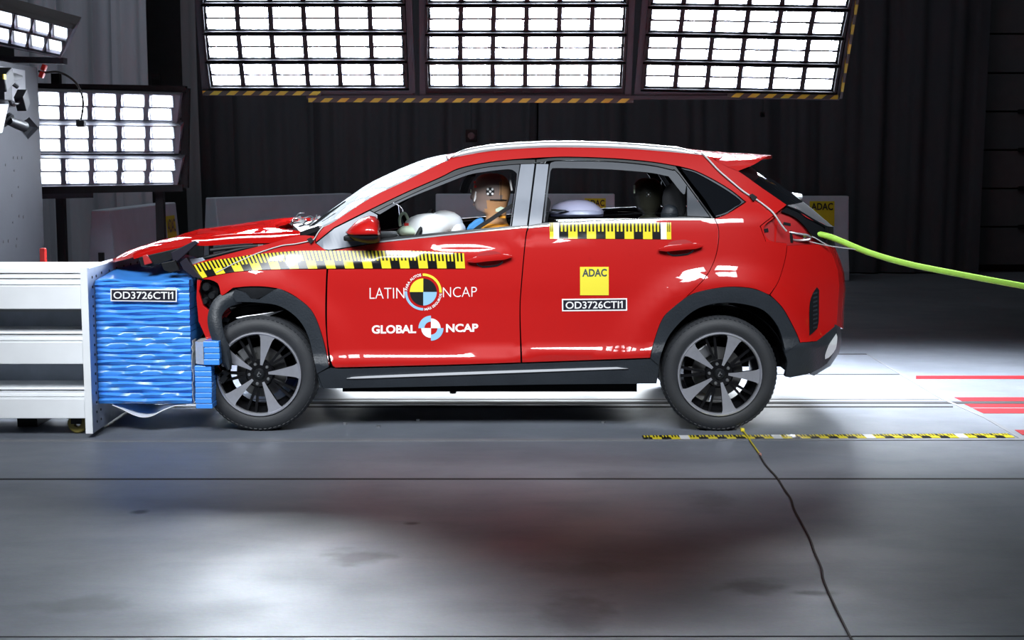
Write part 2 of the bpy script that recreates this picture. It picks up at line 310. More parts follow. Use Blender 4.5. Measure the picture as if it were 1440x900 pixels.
class MB:
    """collects faces with a material slot each, then links them as one mesh"""
    def __init__(s, *mats):
        s.v = []; s.f = []; s.mi = []; s.mats = list(mats); s.cur = 0
    def use(s, i): s.cur = i; return s
    def add(s, vs, fs):
        n = len(s.v); s.v += [tuple(p) for p in vs]
        for f in fs: s.f.append(tuple(i + n for i in f)); s.mi.append(s.cur)
        return s
    def box(s, c, d, rot=None):
        hx, hy, hz = d[0] / 2, d[1] / 2, d[2] / 2
        ps = [Vector((x, y, z)) for x in (-hx, hx) for y in (-hy, hy) for z in (-hz, hz)]
        if rot is not None: ps = [rot @ p for p in ps]
        c = Vector(c)
        return s.add([p + c for p in ps], [(0, 1, 3, 2), (4, 6, 7, 5), (0, 4, 5, 1), (2, 3, 7, 6), (0, 2, 6, 4), (1, 5, 7, 3)])
    def hexa(s, near, far):
        """near / far: four points each in the same order"""
        return s.add(list(near) + list(far), [(0, 1, 2, 3), (7, 6, 5, 4), (0, 4, 5, 1), (1, 5, 6, 2), (2, 6, 7, 3), (3, 7, 4, 0)])
    def prism(s, poly, d):
        """polygon (list of points) extruded by vector d"""
        n = len(poly); d = Vector(d)
        a = [Vector(p) for p in poly]
        return s.add(a + [p + d for p in a], [tuple(range(n)), tuple(range(2 * n - 1, n - 1, -1))] + [(i, i + n, (i + 1) % n + n, (i + 1) % n) for i in range(n)])
    def tube(s, pts, r, n=8, cap=True):
        pts = [Vector(p) for p in pts]
        rs = r if isinstance(r, (list, tuple)) else [r] * len(pts)
        vs = []; up = None
        for i, p in enumerate(pts):
            t = (pts[min(i + 1, len(pts) - 1)] - pts[max(i - 1, 0)])
            if t.length < 1e-9: t = Vector((0, 0, 1))
            t.normalize()
            if up is None:
                up = Vector((0, 0, 1)) if abs(t.z) < 0.9 else Vector((0, 1, 0))
            a = t.cross(up)
            if a.length < 1e-6: a = t.cross(Vector((1, 0, 0)))
            a.normalize(); b = a.cross(t).normalized(); up = b
            for k in range(n):
                an = 2 * math.pi * k / n
                vs.append(p + (a * math.cos(an) + b * math.sin(an)) * rs[i])
        fs = []
        for i in range(len(pts) - 1):
            for k in range(n):
                fs.append((i * n + k, i * n + (k + 1) % n, (i + 1) * n + (k + 1) % n, (i + 1) * n + k))
        if cap:
            fs.append(tuple(range(n - 1, -1, -1))); fs.append(tuple((len(pts) - 1) * n + k for k in range(n)))
        return s.add(vs, fs)
    def lathe_y(s, prof, c=(0, 0, 0), n=48, close=False):
        """prof: list of (radius, y); turned about the y axis"""
        vs = []; m = len(prof)
        for k in range(n):
            a = 2 * math.pi * k / n
            for r, y in prof: vs.append((c[0] + r * math.cos(a), c[1] + y, c[2] + r * math.sin(a)))
        fs = []
        for k in range(n):
            k2 = (k + 1) % n
            for j in range(m - 1 if not close else m):
                j2 = (j + 1) % m
                fs.append((k * m + j, k * m + j2, k2 * m + j2, k2 * m + j))
        return s.add(vs, fs)
    def rings(s, rings, cap=True):
        n = len(rings[0]); vs = [p for r in rings for p in r]; fs = []
        for i in range(len(rings) - 1):
            for k in range(n):
                fs.append((i * n + k, i * n + (k + 1) % n, (i + 1) * n + (k + 1) % n, (i + 1) * n + k))
        if cap:
            fs.append(tuple(range(n - 1, -1, -1))); fs.append(tuple((len(rings) - 1) * n + k for k in range(n)))
        return s.add(vs, fs)
    def grid(s, P):
        a, b = len(P), len(P[0])
        return s.add([p for row in P for p in row], [(i * b + j, (i + 1) * b + j, (i + 1) * b + j + 1, i * b + j + 1) for i in range(a - 1) for j in range(b - 1)])
    def sheet(s, P, thick):
        """grid with a second layer pushed back by thick (vector) and closed rims"""
        a, b = len(P), len(P[0]); t = Vector(thick)
        n = a * b
        vs = [Vector(p) for row in P for p in row]; vs += [p + t for p in vs]
        fs = []
        for i in range(a - 1):
            for j in range(b - 1):
                q = (i * b + j, (i + 1) * b + j, (i + 1) * b + j + 1, i * b + j + 1)
                fs.append(q); fs.append(tuple(x + n for x in reversed(q)))
        rim = [j for j in range(b)] + [i * b + b - 1 for i in range(1, a)] + [(a - 1) * b + j for j in range(b - 2, -1, -1)] + [i * b for i in range(a - 2, 0, -1)]
        for k in range(len(rim)):
            p, q = rim[k], rim[(k + 1) % len(rim)]
            fs.append((p, q, q + n, p + n))
        return s.add(vs, fs)
    def build(s, name, parent=None, smooth=False, bevel=0.0, label=None, fix=True, origin=None, auto=40):
        me = bpy.data.meshes.new(name)
        vs = s.v
        if origin is not None:
            o0 = Vector(origin); vs = [tuple(Vector(p) - o0) for p in vs]
        me.from_pydata(vs, [], s.f)
        for m in s.mats: me.materials.append(m)
        me.polygons.foreach_set('material_index', s.mi)
        if fix:
            import bmesh
            bm = bmesh.new(); bm.from_mesh(me)
            bmesh.ops.recalc_face_normals(bm, faces=bm.faces)
            bm.to_mesh(me); bm.free()
        if smooth:
            me.polygons.foreach_set('use_smooth', [True] * len(me.polygons))
            try: me.set_sharp_from_angle(angle=R(auto))
            except Exception: pass
        me.update()
        o = bpy.data.objects.new(name, me); COL.objects.link(o)
        if origin is not None: o.location = origin
        put(o, parent)
        if label: o['label'] = label
        if bevel:
            md = o.modifiers.new('bevel', 'BEVEL'); md.width = bevel; md.segments = 2; md.limit_method = 'ANGLE'; md.angle_limit = R(35)
        return o

def spline(pts, step=4.0):
    """Catmull-Rom through points, straight breaks at points flagged 'c'; closed"""
    P = [(p[0], p[1]) for p in pts]; C = [len(p) > 2 for p in pts]; n = len(P)
    out = []
    for i in range(n):
        p1, p2 = P[i], P[(i + 1) % n]
        p0 = P[i - 1] if not C[i] else (2 * p1[0] - p2[0], 2 * p1[1] - p2[1])
        j = (i + 1) % n
        p3 = P[(i + 2) % n] if not C[j] else (2 * p2[0] - p1[0], 2 * p2[1] - p1[1])
        L = math.hypot(p2[0] - p1[0], p2[1] - p1[1]); k = max(1, int(L / step))
        for q in range(k):
            t = q / k
            out.append(tuple(0.5 * (2 * p1[a] + (p2[a] - p0[a]) * t + (2 * p0[a] - 5 * p1[a] + 4 * p2[a] - p3[a]) * t * t + (3 * p1[a] - p0[a] - 3 * p2[a] + p3[a]) * t ** 3) for a in (0, 1)))
    return out
def openspline(pts, k=6):
    P = [Vector(p) for p in pts]; out = []
    for i in range(len(P) - 1):
        p0 = P[max(i - 1, 0)]; p1 = P[i]; p2 = P[i + 1]; p3 = P[min(i + 2, len(P) - 1)]
        for q in range(k):
            t = q / k
            out.append(0.5 * (2 * p1 + (p2 - p0) * t + (2 * p0 - 5 * p1 + 4 * p2 - p3) * t * t + (3 * p1 - p0 - 3 * p2 + p3) * t ** 3))
    out.append(P[-1]); return out
def lerp_list(tab, x):
    if x <= tab[0][0]: return tab[0][1]
    for (a, b), (c, d) in zip(tab, tab[1:]):
        if x <= c: return b + (d - b) * (x - a) / (c - a)
    return tab[-1][1]

# lettering: the built-in font as flat triangles, scaled to a unit box (0..1, 0..1)
_glyphs = {}
def lettering(s, bold=0.0):
    key = (s, bold)
    if key in _glyphs: return _glyphs[key]
    cu = bpy.data.curves.new('lettering', 'FONT'); one = s.endswith('1'); cu.body = s[:-1] if one else s; cu.size = 1.0; cu.offset = bold; cu.resolution_u = 4
    o = bpy.data.objects.new('lettering', cu); COL.objects.link(o)
    dg = bpy.context.evaluated_depsgraph_get(); dg.update()
    me = bpy.data.meshes.new_from_object(o.evaluated_get(dg))
    vs = [(v.co.x, v.co.y) for v in me.vertices]; fs = [tuple(p.vertices) for p in me.polygons]
    bpy.data.objects.remove(o); bpy.data.curves.remove(cu); bpy.data.meshes.remove(me)
    if one:                                                   # digit one with its flag
        h = max(v[1] for v in vs); x = max(v[0] for v in vs) + .10 * h; k = len(vs); sw_ = .125 * h + 2 * bold
        vs += [(x + .22 * h, 0), (x + .22 * h + sw_, 0), (x + .22 * h + sw_, h), (x + .22 * h + .01, h), (x, h * .80), (x, h * .66), (x + .22 * h, h * .80)]
        fs += [(k, k + 1, k + 2, k + 3, k + 6), (k + 3, k + 4, k + 5, k + 6)]
    x0 = min(v[0] for v in vs); x1 = max(v[0] for v in vs); y0 = min(v[1] for v in vs); y1 = max(v[1] for v in vs)
    vs = [((x - x0) / (x1 - x0), (y - y0) / (y1 - y0)) for x, y in vs]
    _glyphs[key] = (vs, fs); return _glyphs[key]

# ================================================================== SETTING
def struct(o): o['kind'] = 'structure'; return o
def slab(name, c, d, m):
    b = MB(m); b.box(c, d); return struct(b.build(name, bevel=0, origin=c))
XL, XR, YB, YF, ZC = -10.0, 12.0, 10.6, -13.0, 7.5
b = MB(M['floor']); b.add([(XL, YF, 0), (XR, YF, 0), (XR, YB, 0), (XL, YB, 0), (XL, YF, -.15), (XR, YF, -.15), (XR, YB, -.15), (XL, YB, -.15)],
     [(0, 1, 2, 3), (7, 6, 5, 4), (0, 4, 5, 1), (1, 5, 6, 2), (2, 6, 7, 3), (3, 7, 4, 0)])
floor = struct(b.build('floor'))
slab('wall_back', ((XL + XR) / 2, YB + .1, ZC / 2), (XR - XL, .2, ZC), M['wall'])
slab('wall_left', (XL - .1, (YB + YF) / 2, ZC / 2), (.2, YB - YF, ZC), M['wall'])
slab('wall_right', (XR + .1, (YB + YF) / 2, ZC / 2), (.2, YB - YF, ZC), M['wall'])
slab('wall_front', ((XL + XR) / 2, YF - .1, ZC / 2), (XR - XL, .2, ZC), M['wall'])
slab('ceiling', ((XL + XR) / 2, (YB + YF) / 2, ZC + .1), (XR - XL, YB - YF, .2), M['wall'])

# roller door on the right: stacked panels with recessed joints
d0 = YB - .16
door = struct(bpy.data.objects.new('door_1', None)); COL.objects.link(door); door.location = (8.5, d0, 0)
zs = [0.0]; 
for v in (373, 319, 265, 211, 157, 103, 48, -6, -60, -114): zs.append(max(0.05, at_y(1410, v, d0).z))
zs = sorted(zs)
for za, zb in zip(zs, zs[1:]):
    if zb - za < .1: continue
    q = MB(M['door']); q.box((8.65, d0, (za + zb) / 2), (4.5, .08, zb - za - .022)); q.build('door_panel', door, bevel=.006)
for v in (319, 265, 211, 157):
    p = at_y(1437, v, d0 - .06); q = MB(M['black']); q.box(p, (.09, .05, .06)); q.build('hinge', door)

# floor furniture: joints, rails, steel edge, painted stripes (lie in or on the floor)
def fstrip(name, v0, v1, u0, u1, m, h=.003, parent=floor, n=6):
    """strip on the floor between two picture rows at its ends, real thickness h"""
    L0, L1 = (v0 if isinstance(v0, tuple) else (v0, v0)), (v1 if isinstance(v1, tuple) else (v1, v1))
    a, b_, c, d = at_z(u0, L0[0]), at_z(u1, L0[1]), at_z(u1, L1[1]), at_z(u0, L1[0])
    q = MB(m); q.hexa([p + Vector((0, 0, h)) for p in (a, b_, c, d)], [p + Vector((0, 0, -.002)) for p in (a, b_, c, d)])
    return q.build(name, parent)
fstrip('floor_joint', (673.2, 672.2), (675.2, 674.0), -900, 2700, M['joint'], .0015)
fstrip('steel_edge', (620.2, 617.0), (622.6, 619.6), -900, 1440, M['edge'], .004)
fstrip('guide_rail_groove', (565.0, 565.0), (568.0, 568.0), -900, 2700, M['joint'], .002)
fstrip('guide_rail', (560.5, 560.5), (562.0, 562.0), -400, 1320, M['edge'], .003)
fstrip('guide_rail', (571.5, 571.5), (573.0, 573.0), -400, 1340, M['joint'], .003)
fstrip('floor_joint', (526.0, 526.0), (527.0, 527.0), 1000, 1265, M['joint'], .0015)
fstrip('floor_joint', (497.6, 497.6), (498.6, 498.6), 1000, 1220, M['joint'], .0015)
fstrip('floor_joint', (895.6, 893.6), (896.6, 894.6), -600, 2400, M['joint'], .0015)
# slanting steel seam on the right
q = MB(M['edge'], M['joint'])
line = [(1219, 498), (1261, 523), (1325, 561), (1386, 587.6), (1437, 617)]
w = [.8, 1.5, 2.4, 3, 3.6]
q.sheet([[at_z(u - ww, v) + Vector((0, 0, .003)), at_z(u + ww, v) + Vector((0, 0, .003))] for (u, v), ww in zip(line, w)], (0, 0, -.004))
q.build('floor_seam', floor)
fstrip('painted_stripe', (528.6, 528.6), (533.0, 533.0), 1288, 2500, M['stripe_red'], .002)
q = MB(M['stripe_red'])
for poly in ([(1342, 559), (2500, 559), (2500, 564.4), (1353, 564.4)], [(1356, 568.4), (2500, 568.4), (2500, 573), (1366, 573)], [(1368, 574.5), (2500, 574.5), (2500, 581.5), (1383, 581.5)]):
    q.prism([at_z(u, v) + Vector((0, 0, .0022)) for u, v in poly], (0, 0, -.004))
q.build('painted_stripe', floor)
q = MB(M['stripe_red']); q.prism([at_z(u, v) + Vector((0, 0, .0022)) for u, v in [(1427, 605), (2500, 605), (2500, 612), (1438, 612)]], (0, 0, -.004)); q.build('painted_stripe', floor)
# bolt heads on the floor between the wheels
for u, v in ((485, 597), (588, 592), (532, 601), (848, 595)):
    q = MB(M['steel']); p = at_z(u, v); q.tube([p, p + Vector((0, 0, .012))], .012, 8); q.build('floor_bolt', floor)

# ruler tape stuck along the steel edge: yellow, black and white fields
p0 = at_z(905, 618.6); p1 = at_z(1427, 615.8)
ftape = MB(M['tape_y'], M['tape_b'], M['tape_w'])
along = p1 - p0; across = Vector((0, 1, 0)) * (at_z(1100, 612.6).y - at_z(1100, 618).y)
nb = 40
def fcell(t0, t1, s0, s1, mi, h):
    ftape.use(mi); a = [p0 + along * t0 + across * s0, p0 + along * t1 + across * s0, p0 + along * t1 + across * s1, p0 + along * t0 + across * s1]
    ftape.hexa([p + Vector((0, 0, h)) for p in a], [p + Vector((0, 0, -.001)) for p in a])
for k in range(nb):
    t0, t1 = k / nb, (k + 1) / nb
    fcell(t0, t1, 0, .5, 2 if k % 10 == 4 else (0 if k % 2 else 1), .0042)
    for j in range(6):
        if k % 10 == 4: fcell(t0 + (t1 - t0) * j / 6, t0 + (t1 - t0) * (j + 1) / 6, .5, 1, 2, .0042)
        else: fcell(t0 + (t1 - t0) * j / 6, t0 + (t1 - t0) * (j + 1) / 6, .5, 1, j % 2 if k % 2 else 1 - j % 2, .0042)
props(ftape.build('ruler_tape', fix=True), 'yellow and black ruler tape stuck on the floor beside the rear wheel', 'tape')

# thin cord trailing over the floor: yellow end, dark rest
cd = thing('floor_cord', at_z(1068, 641), 'thin dark cord with yellow end trailing across grey floor from the rear tyre', 'cord')
q = MB(M['tape_y']); q.tube([at_z(u, v) + Vector((0, 0, .008)) for u, v in ((1044, 606), (1050, 614), (1058, 626), (1068, 640))], .0045, 6); q.build('yellow_end', cd, smooth=True, label='yellow string end')
q = MB(M['tape_y']); q.box(at_z(1044, 607) + Vector((0, 0, .012)), (.022, .03, .02)); q.build('tag', cd, bevel=.004)
q = MB(mat('pink_tip', (.5, .25, .2))); q.box(at_z(1069, 641) + Vector((0, 0, .009)), (.012, .03, .014)); q.build('tip', cd, bevel=.003)
pts = [(1069, 642), (1078, 656), (1093, 674), (1104, 690), (1112, 703), (1117, 718), (1130, 741), (1139, 760), (1146, 778), (1155, 800), (1158, 815), (1165, 833), (1175, 856), (1184, 876), (1196, 897), (1212, 925), (1240, 990), (1262, 1080), (1275, 1200)]
q = MB(M['cord']); q.tube(openspline([at_z(u + random.uniform(-1, 1), v) + Vector((0, 0, .005)) for u, v in pts], 4), .0052, 6); q.build('cord', cd, smooth=True)

# ------------------------------------------------------------------ curtains
def curtain(name, u0, u1, y, m, label, ztop=6.6, zbot=.02, amp=.10, wl=.42, seed=0, group=None):
    rnd = random.Random(seed)
    x0, x1 = at_y(u0, 300, y).x, at_y(u1, 300, y).x
    n = int((x1 - x0) / .035); ph = [rnd.uniform(0, 6.28) for _ in range(4)]
    fr = [2 * math.pi / wl * k for k in (1, 1.73, .41, 2.9)]
    P = []
    rows = 7
    for i in range(n + 1):
        x = x0 + (x1 - x0) * i / n; row = []
        for j in range(rows):
            t = j / (rows - 1)
            a = amp * (.45 + .55 * (.5 + .5 * math.sin(fr[2] * x + ph[2] + .5 * t)))
            yy = y + a * (.55 * math.sin(fr[0] * x + ph[0] + .6 * t) + .3 * math.sin(fr[1] * x + ph[1] - .8 * t) + .15 * math.sin(fr[3] * x + ph[3]))
            row.append((x + .02 * math.sin(5 * t + x), yy, ztop + (zbot - ztop) * t))
        P.append(row)
    q = MB(m); q.sheet(P, (0, .02, 0))
    q2 = q.build(name, smooth=True, auto=60)
    return props(q2, label, 'curtain', group)
curtain('curtain', 282, 756, 10.15, M['curtain_dark'], 'wide dark grey curtain hanging behind the car bonnet and windscreen', seed=1)
curtain('curtain', 758, 1378, 10.15, M['curtain_dark'], 'wide dark grey curtain hanging behind the car tail and rope', seed=2, wl=.5)
curtain('curtain', 30, 216, 8.6, M['curtain_pale'], 'pale grey pleated curtain hanging at left behind the lamp bank', seed=3, wl=.33, amp=.12)
curtain('curtain', 263, 284, 9.4, M['curtain'], 'narrow grey curtain strip at the left edge of the dark curtain', seed=4, wl=.3, amp=.06)

# ------------------------------------------------------------------ lamp banks
cells = {}
def cell_mesh(lm):
    if lm in cells: return cells[lm]
    me = bpy.data.meshes.new('lamp')
    o, i, z = .5, .455, .03
    vs = [(-i, -i, 0), (i, -i, 0), (i, i, 0), (-i, i, 0), (-o, -o, z), (o, -o, z), (o, o, z), (-o, o, z)]
    fs = [(0, 1, 2, 3), (4, 5, 1, 0), (5, 6, 2, 1), (6, 7, 3, 2), (7, 4, 0, 3)]
    me.from_pydata(vs, [], fs); me.materials.append(M[lm]); me.materials.append(M['reflector'])
    me.polygons.foreach_set('material_index', [0, 1, 1, 1, 1]); me.update(); cells[lm] = me
    return me
def quad_n(TL, TR, BL, BR):
    return ((TR + BR) / 2 - (TL + BL) / 2).cross((TL + TR) / 2 - (BL + BR) / 2).normalized()
def fixture(bank_o, TL, TR, BL, BR, cols, rows, frame_m, gap=(.15, .17), border=(.012, .06), depth=.14, lm='lamp'):
    """one lamp housing: a dark tray carrying rows x cols lamps"""
    n = quad_n(TL, TR, BL, BR)
    P = lambda s, t: (TL * (1 - s) + TR * s) * (1 - t) + (BL * (1 - s) + BR * s) * t
    bx, by = border
    q = MB(frame_m)
    c = [P(0, 0), P(1, 0), P(1, 1), P(0, 1)]
    q.hexa([p - n * .012 for p in c], [p - n * depth for p in c])
    for a in ((0, 0, 1, by * .5), (0, 1 - by * .5, 1, 1), (0, 0, bx, 1), (1 - bx, 0, 1, 1)):   # raised rim
        r = [P(a[0], a[1]), P(a[2], a[1]), P(a[2], a[3]), P(a[0], a[3])]
        q.hexa([p + n * .045 for p in r], [p - n * .02 for p in r])
    for k in range(1, cols):                                                                    # upright dividers
        s = bx + (1 - 2 * bx) * k / cols; hw_ = (1 - 2 * bx) / cols * gap[0] * .5
        r = [P(s - hw_, by), P(s + hw_, by), P(s + hw_, 1 - by), P(s - hw_, 1 - by)]
        q.hexa([p + n * .024 for p in r], [p - n * .012 for p in r])
    for k in range(1, rows):                                                                    # level dividers
        s = by + (1 - 2 * by) * k / rows; hw_ = (1 - 2 * by) / rows * gap[1] * .5
        r = [P(bx, s - hw_), P(1 - bx, s - hw_), P(1 - bx, s + hw_), P(bx, s + hw_)]
        q.hexa([p + n * .023 for p in r], [p - n * .012 for p in r])
    f = q.build('lamp_housing', bank_o)
    for i in range(cols):
        for j in range(rows):
            s0 = bx + (1 - 2 * bx) * (i + gap[0] / 2) / cols; s1 = bx + (1 - 2 * bx) * (i + 1 - gap[0] / 2) / cols
            t0 = by + (1 - 2 * by) * (j + gap[1] / 2) / rows; t1 = by + (1 - 2 * by) * (j + 1 - gap[1] / 2) / rows
            ex = (P(s1, (t0 + t1) / 2) - P(s0, (t0 + t1) / 2)); ey = (P((s0 + s1) / 2, t0) - P((s0 + s1) / 2, t1))
            cpt = P((s0 + s1) / 2, (t0 + t1) / 2) - n * .008
            mtx = Matrix.Identity(4)
            for a in range(3):
                mtx[a][0] = ex[a]; mtx[a][1] = ey[a]; mtx[a][2] = n[a]; mtx[a][3] = cpt[a]
            # keep the frame orthogonal so it is a plain scaled rotation
            X = ex.normalized(); Y = n.cross(X).normalized()
            rot = Matrix((X, Y, n)).transposed().to_4x4()
            o = bpy.data.objects.new('lamp', cell_mesh(lm)); COL.objects.link(o)
            o.matrix_basis = Matrix.Translation(cpt) @ rot @ Matrix.Diagonal((ex.length, ey.length, 1, 1))
            put(o, f)
    return f
def bar(name, parent, a, b_, w, h, m, up=Vector((0, 0, 1))):
    a, b_ = Vector(a), Vector(b_); x = (b_ - a).normalized(); y = up.cross(x).normalized(); z = x.cross(y)
    rot = Matrix((x, y, z)).transposed()
    q = MB(m); q.box((0, 0, 0), ((b_ - a).length, w, h))
    o = q.build(name)
    o.matrix_basis = Matrix.Translation((a + b_) / 2) @ rot.to_4x4()
    return put(o, parent)
# three big banks above the car; rows: (left u, left v, right u, right v), top to bottom
YB0 = 2.7          # depth of the lower edge
def ydepth(v): return YB0 - (126 - v) / 118.0 * .36
def lean_pt(u, v): return at_y(u, v, ydepth(v))
banks = [
    ('leftmost of the three overhead lamp banks, above the car bonnet', [(281.2, -37, 568.5, -37), (283.4, 3.6, 570, 3.6), (286, 44, 571.4, 44), (289.5, 84, 572.6, 84), (294.3, 122.7, 574, 122.7)]),
    ('middle of the three overhead lamp banks, above the car roof', [(598.5, -37, 885, -37), (599, 4.4, 883, 4.4), (598, 45.6, 881, 45.6), (598, 85, 879, 85), (599.5, 123, 877, 123)]),
    ('rightmost of the three overhead lamp banks, with striped edge down its right side', [(915, -32, 1202, -28), (911, 7, 1193.7, 11), (907.5, 45.7, 1186, 51), (903.7, 85, 1180, 90), (901, 124, 1174, 129)]),
]
bank_objs = []
for bi, (lab, rows) in enumerate(banks):
    base = lean_pt((rows[-1][0] + rows[-1][2]) / 2, rows[-1][1])
    bo = thing('lamp_bank', base, lab, 'lamp bank', 'overhead lamp banks'); bank_objs.append(bo)
    for (a, b2) in zip(rows, rows[1:]):
        fixture(bo, lean_pt(a[0], a[1] + 1.5), lean_pt(a[2], a[3] + 1.5), lean_pt(b2[0], b2[1] - 1.5), lean_pt(b2[2], b2[3] - 1.5), 6, 2, M['lampframe'], lm='lamp_right' if bi == 2 else 'lamp')
    # outer frame
    lo, hi = rows[-1], rows[0]
    nrm = quad_n(lean_pt(hi[0], hi[1]), lean_pt(hi[2], hi[3]), lean_pt(lo[0], lo[1]), lean_pt(lo[2], lo[3]))
    eb = 7 if bi != 1 else 12
    A, B_, C_, D_ = lean_pt(hi[0] - 5, hi[1]), lean_pt(hi[2] + 5, hi[3]), lean_pt(lo[0] - 5, lo[1] + eb), lean_pt(lo[2] + 6, lo[3] + eb)
    for p, q2 in ((A, C_), (B_, D_), (C_, D_)):
        bar('frame_bar', bo, p, q2, .05, .035, M['lampgrey'], up=nrm)
    if bi == 1:
        q = MB(M['lampframe']); P4 = [lean_pt(598, 124), lean_pt(877, 124), lean_pt(877, 134), lean_pt(599, 134)]; q.hexa(P4, [p + Vector((0, .05, 0)) for p in P4]); q.build('lower_panel', bo)
        for u in (703, 740): 
            q = MB(M['black']); q.box(lean_pt(u, 127) - Vector((0, .01, 0)), (.10 if u == 703 else .06, .03, .03)); q.build('socket_box', bo, bevel=.004)
def hbar(bo, u0, v0, u1, v1, m='hazard', h=.034):
    a, b_ = lean_pt(u0, v0) - Vector((0, .05, 0)), lean_pt(u1, v1) - Vector((0, .05, 0))
    return bar('hazard_strip', bo, a, b_, .02, h, M[m])
hbar(bank_objs[0], 287, 131, 452, 131.5)
lbm = thing('hazard_beam', lean_pt(660, 140), 'long grey beam with yellow and black strip below the middle lamp bank', 'beam')
bar('beam', lbm, lean_pt(432, 137) - Vector((0, .02, 0)), lean_pt(1042, 137.5) - Vector((0, .02, 0)), .05, .03, M['lampgrey'])
hbar(lbm, 435, 141.2, 890, 142)
hbar(bank_objs[2], 1022, 134, 1176, 137)
a, b_ = lean_pt(1208, -26) - Vector((0, .05, 0)), lean_pt(1180, 138) - Vector((0, .05, 0))
bar('hazard_strip', bank_objs[2], a, b_, .02, .034, M['hazard_v'], up=Vector((0, 1, .3)))
# steel hangers the banks hang from (run up to the ceiling)
for bo, us in ((bank_objs[0], (330, 540)), (bank_objs[1], (640, 840)), (bank_objs[2], (950, 1160))):
    for u in us:
        p = lean_pt(u, -40); q = MB(M['lampgrey']); q.tube([p, Vector((p.x, p.y + .3, ZC - .01))], .025, 8); q.build('hanger', bo, smooth=True)

# bank at the left behind the test rig: three tilted floodlights
yl = 3.1
units = [((54, 125.5), (255, 131.5), (54.5, 169.3), (250.5, 171)), ((55, 173), (256, 175), (55.5, 214.5), (252.5, 214)), ((55.5, 219.5), (258, 221.5), (57, 260.7), (251, 257.5))]
lb = thing('lamp_bank', at_y(160, 262, yl), 'lower left lamp bank of three stacked floodlights behind the blue block', 'lamp bank')
for k, (a, b2, c, d) in enumerate(units):
    x0 = 54 - (255 - 54) * .25      # one more lamp column is hidden behind the white block
    tl = at_y(54 - 51 + 30, a[1], yl - .10); 
    ext = lambda l, r, y: at_y(l[0] + (l[0] - r[0]) * .06, l[1] + (l[1] - r[1]) * .06, y)
    fx = fixture(lb, ext(a, b2, yl - .08), at_y(*b2, yl - .08), ext(c, d, yl), at_y(*d, yl), 5, 2, M['lampsilver'], gap=(.16, .12), border=(.03, .05), lm='lamp_side')
for (p, q2) in (((40, 122), (262, 126)), ((40, 268), (258, 264))):
    bar('frame_bar', lb, at_y(*p, yl), at_y(*q2, yl), .08, .06, M['lampframe'])
bar('frame_bar', lb, at_y(262, 124, yl + .02), at_y(260, 264, yl + .02), .06, .06, M['lampframe'], up=Vector((0, 1, 0)))
bar('frame_bar', lb, at_y(40, 276, yl + .1), at_y(130, 274, yl + .1), .05, .05, M['lampgrey'])
for u in (85, 225):                                                                             # posts to the floor
    p = at_y(u, 268, yl + .16); q = MB(M['lampframe']); q.box((p.x, p.y, (p.z + 1.0) / 2), (.07, .07, p.z + 1.0)); q.build('post', lb)
# bank at the top left, tipped over
yt = 2.4
tlb = thing('lamp_bank', at_y(40, 70, yt), 'tilted lamp bank in the top left corner above the white block', 'lamp bank')
fixture(tlb, at_y(-60, -8.2, yt - .2), at_y(106, 37, yt - .2), at_y(-62, 48, yt), at_y(88, 77.5, yt), 6, 2, M['lampsilver'], gap=(.10, .14), border=(.02, .05), lm='lamp_dim')
bar('arm', tlb, at_y(-20, 83, yt + .12), at_y(92, 86, yt + .12), .10, .05, M['lampgrey'])
q = MB(M['lampframe']); q.tube([at_y(-10, 40, yt + .2), Vector((at_y(-10, 40, yt).x, yt + .3, ZC - .01))], .04); q.build('hanger', tlb)

# ================================================================== CRASH RIG
# tall white block at the left edge; its visible face looks along the car
bx = -3.72
def on_block(u, v): return at_x(u, v, bx)
pa, pb = on_block(-60, 70), on_block(53, 94.5)
ztop = on_block(53, 94.5).z
blk = thing('crash_block', (bx - .6, (pb.y - 1.2), 0), 'tall pale grey crash block with cameras at the left edge', 'block')
q = MB(M['block']); q.box((bx - .75, pb.y - 1.25, ztop / 2), (1.5, 2.5, ztop)); q.build('body', blk, bevel=.012)
q = MB(mat('block_sheet', (.07, .072, .08), rough=.5, var=.04)); P4 = [on_block(-30, 88), on_block(33, 99), on_block(34, 142), on_block(-30, 140)]
q.hexa([p + Vector((.012, 0, 0)) for p in P4], [p - Vector((.002, 0, 0)) for p in P4]); q.build('cover_sheet', blk)
q = MB(M['joint']); 
rnd = random.Random(5)
for u, v in ((19, 222), (25, 222), (31, 222), (17, 275), (27, 304), (33, 305), (18, 313), (24, 336), (12, 339), (5, 340), (23, 346), (26, 263), (8, 232), (20, 240)):
    p = on_block(u, v); r = .008 + rnd.random() * .006
    q.tube([p - Vector((.003, 0, 0)), p + Vector((.003, 0, 0))], r, 7)
q.build('anchor_holes', blk)
blk.children[-1]['kind'] = 'stuff'
# two cameras fixed on the block
cm = thing('camera_rig', on_block(10, 165) + Vector((.1, 0, 0)), 'white boxed camera with black lens and hood mounted on the white block', 'camera')
def cb(u, v, x): return at_x(u, v, bx + x)
q = MB(M['cam_white']); P4 = [cb(-14, 147, .22), cb(13, 146, .22), cb(4, 187, .22), cb(-14, 190, .22)]; q.hexa(P4, [p - Vector((.16, 0, 0)) for p in P4]); q.build('housing', cm, bevel=.008)
q = MB(M['black']); a = cb(12, 170, .16); c2 = cb(34, 178, .2); q.tube([cb(8, 167, .14), a], .055, 14); q.tube([a, a.lerp(c2, .5), c2], [.03, .036, .038], 14); q.build('lens', cm, smooth=True)
q = MB(M['gloss_black']); d = (c2 - a).normalized(); q.tube([c2, c2 + d * .03, c2 + d * .06], [.045, .06, .082], 4); q.build('lens_hood', cm)
q = MB(M['steel']); q.tube([cb(-2, 150, .12), cb(-2, 150, .002)], .02, 8); q.build('bracket', cm)
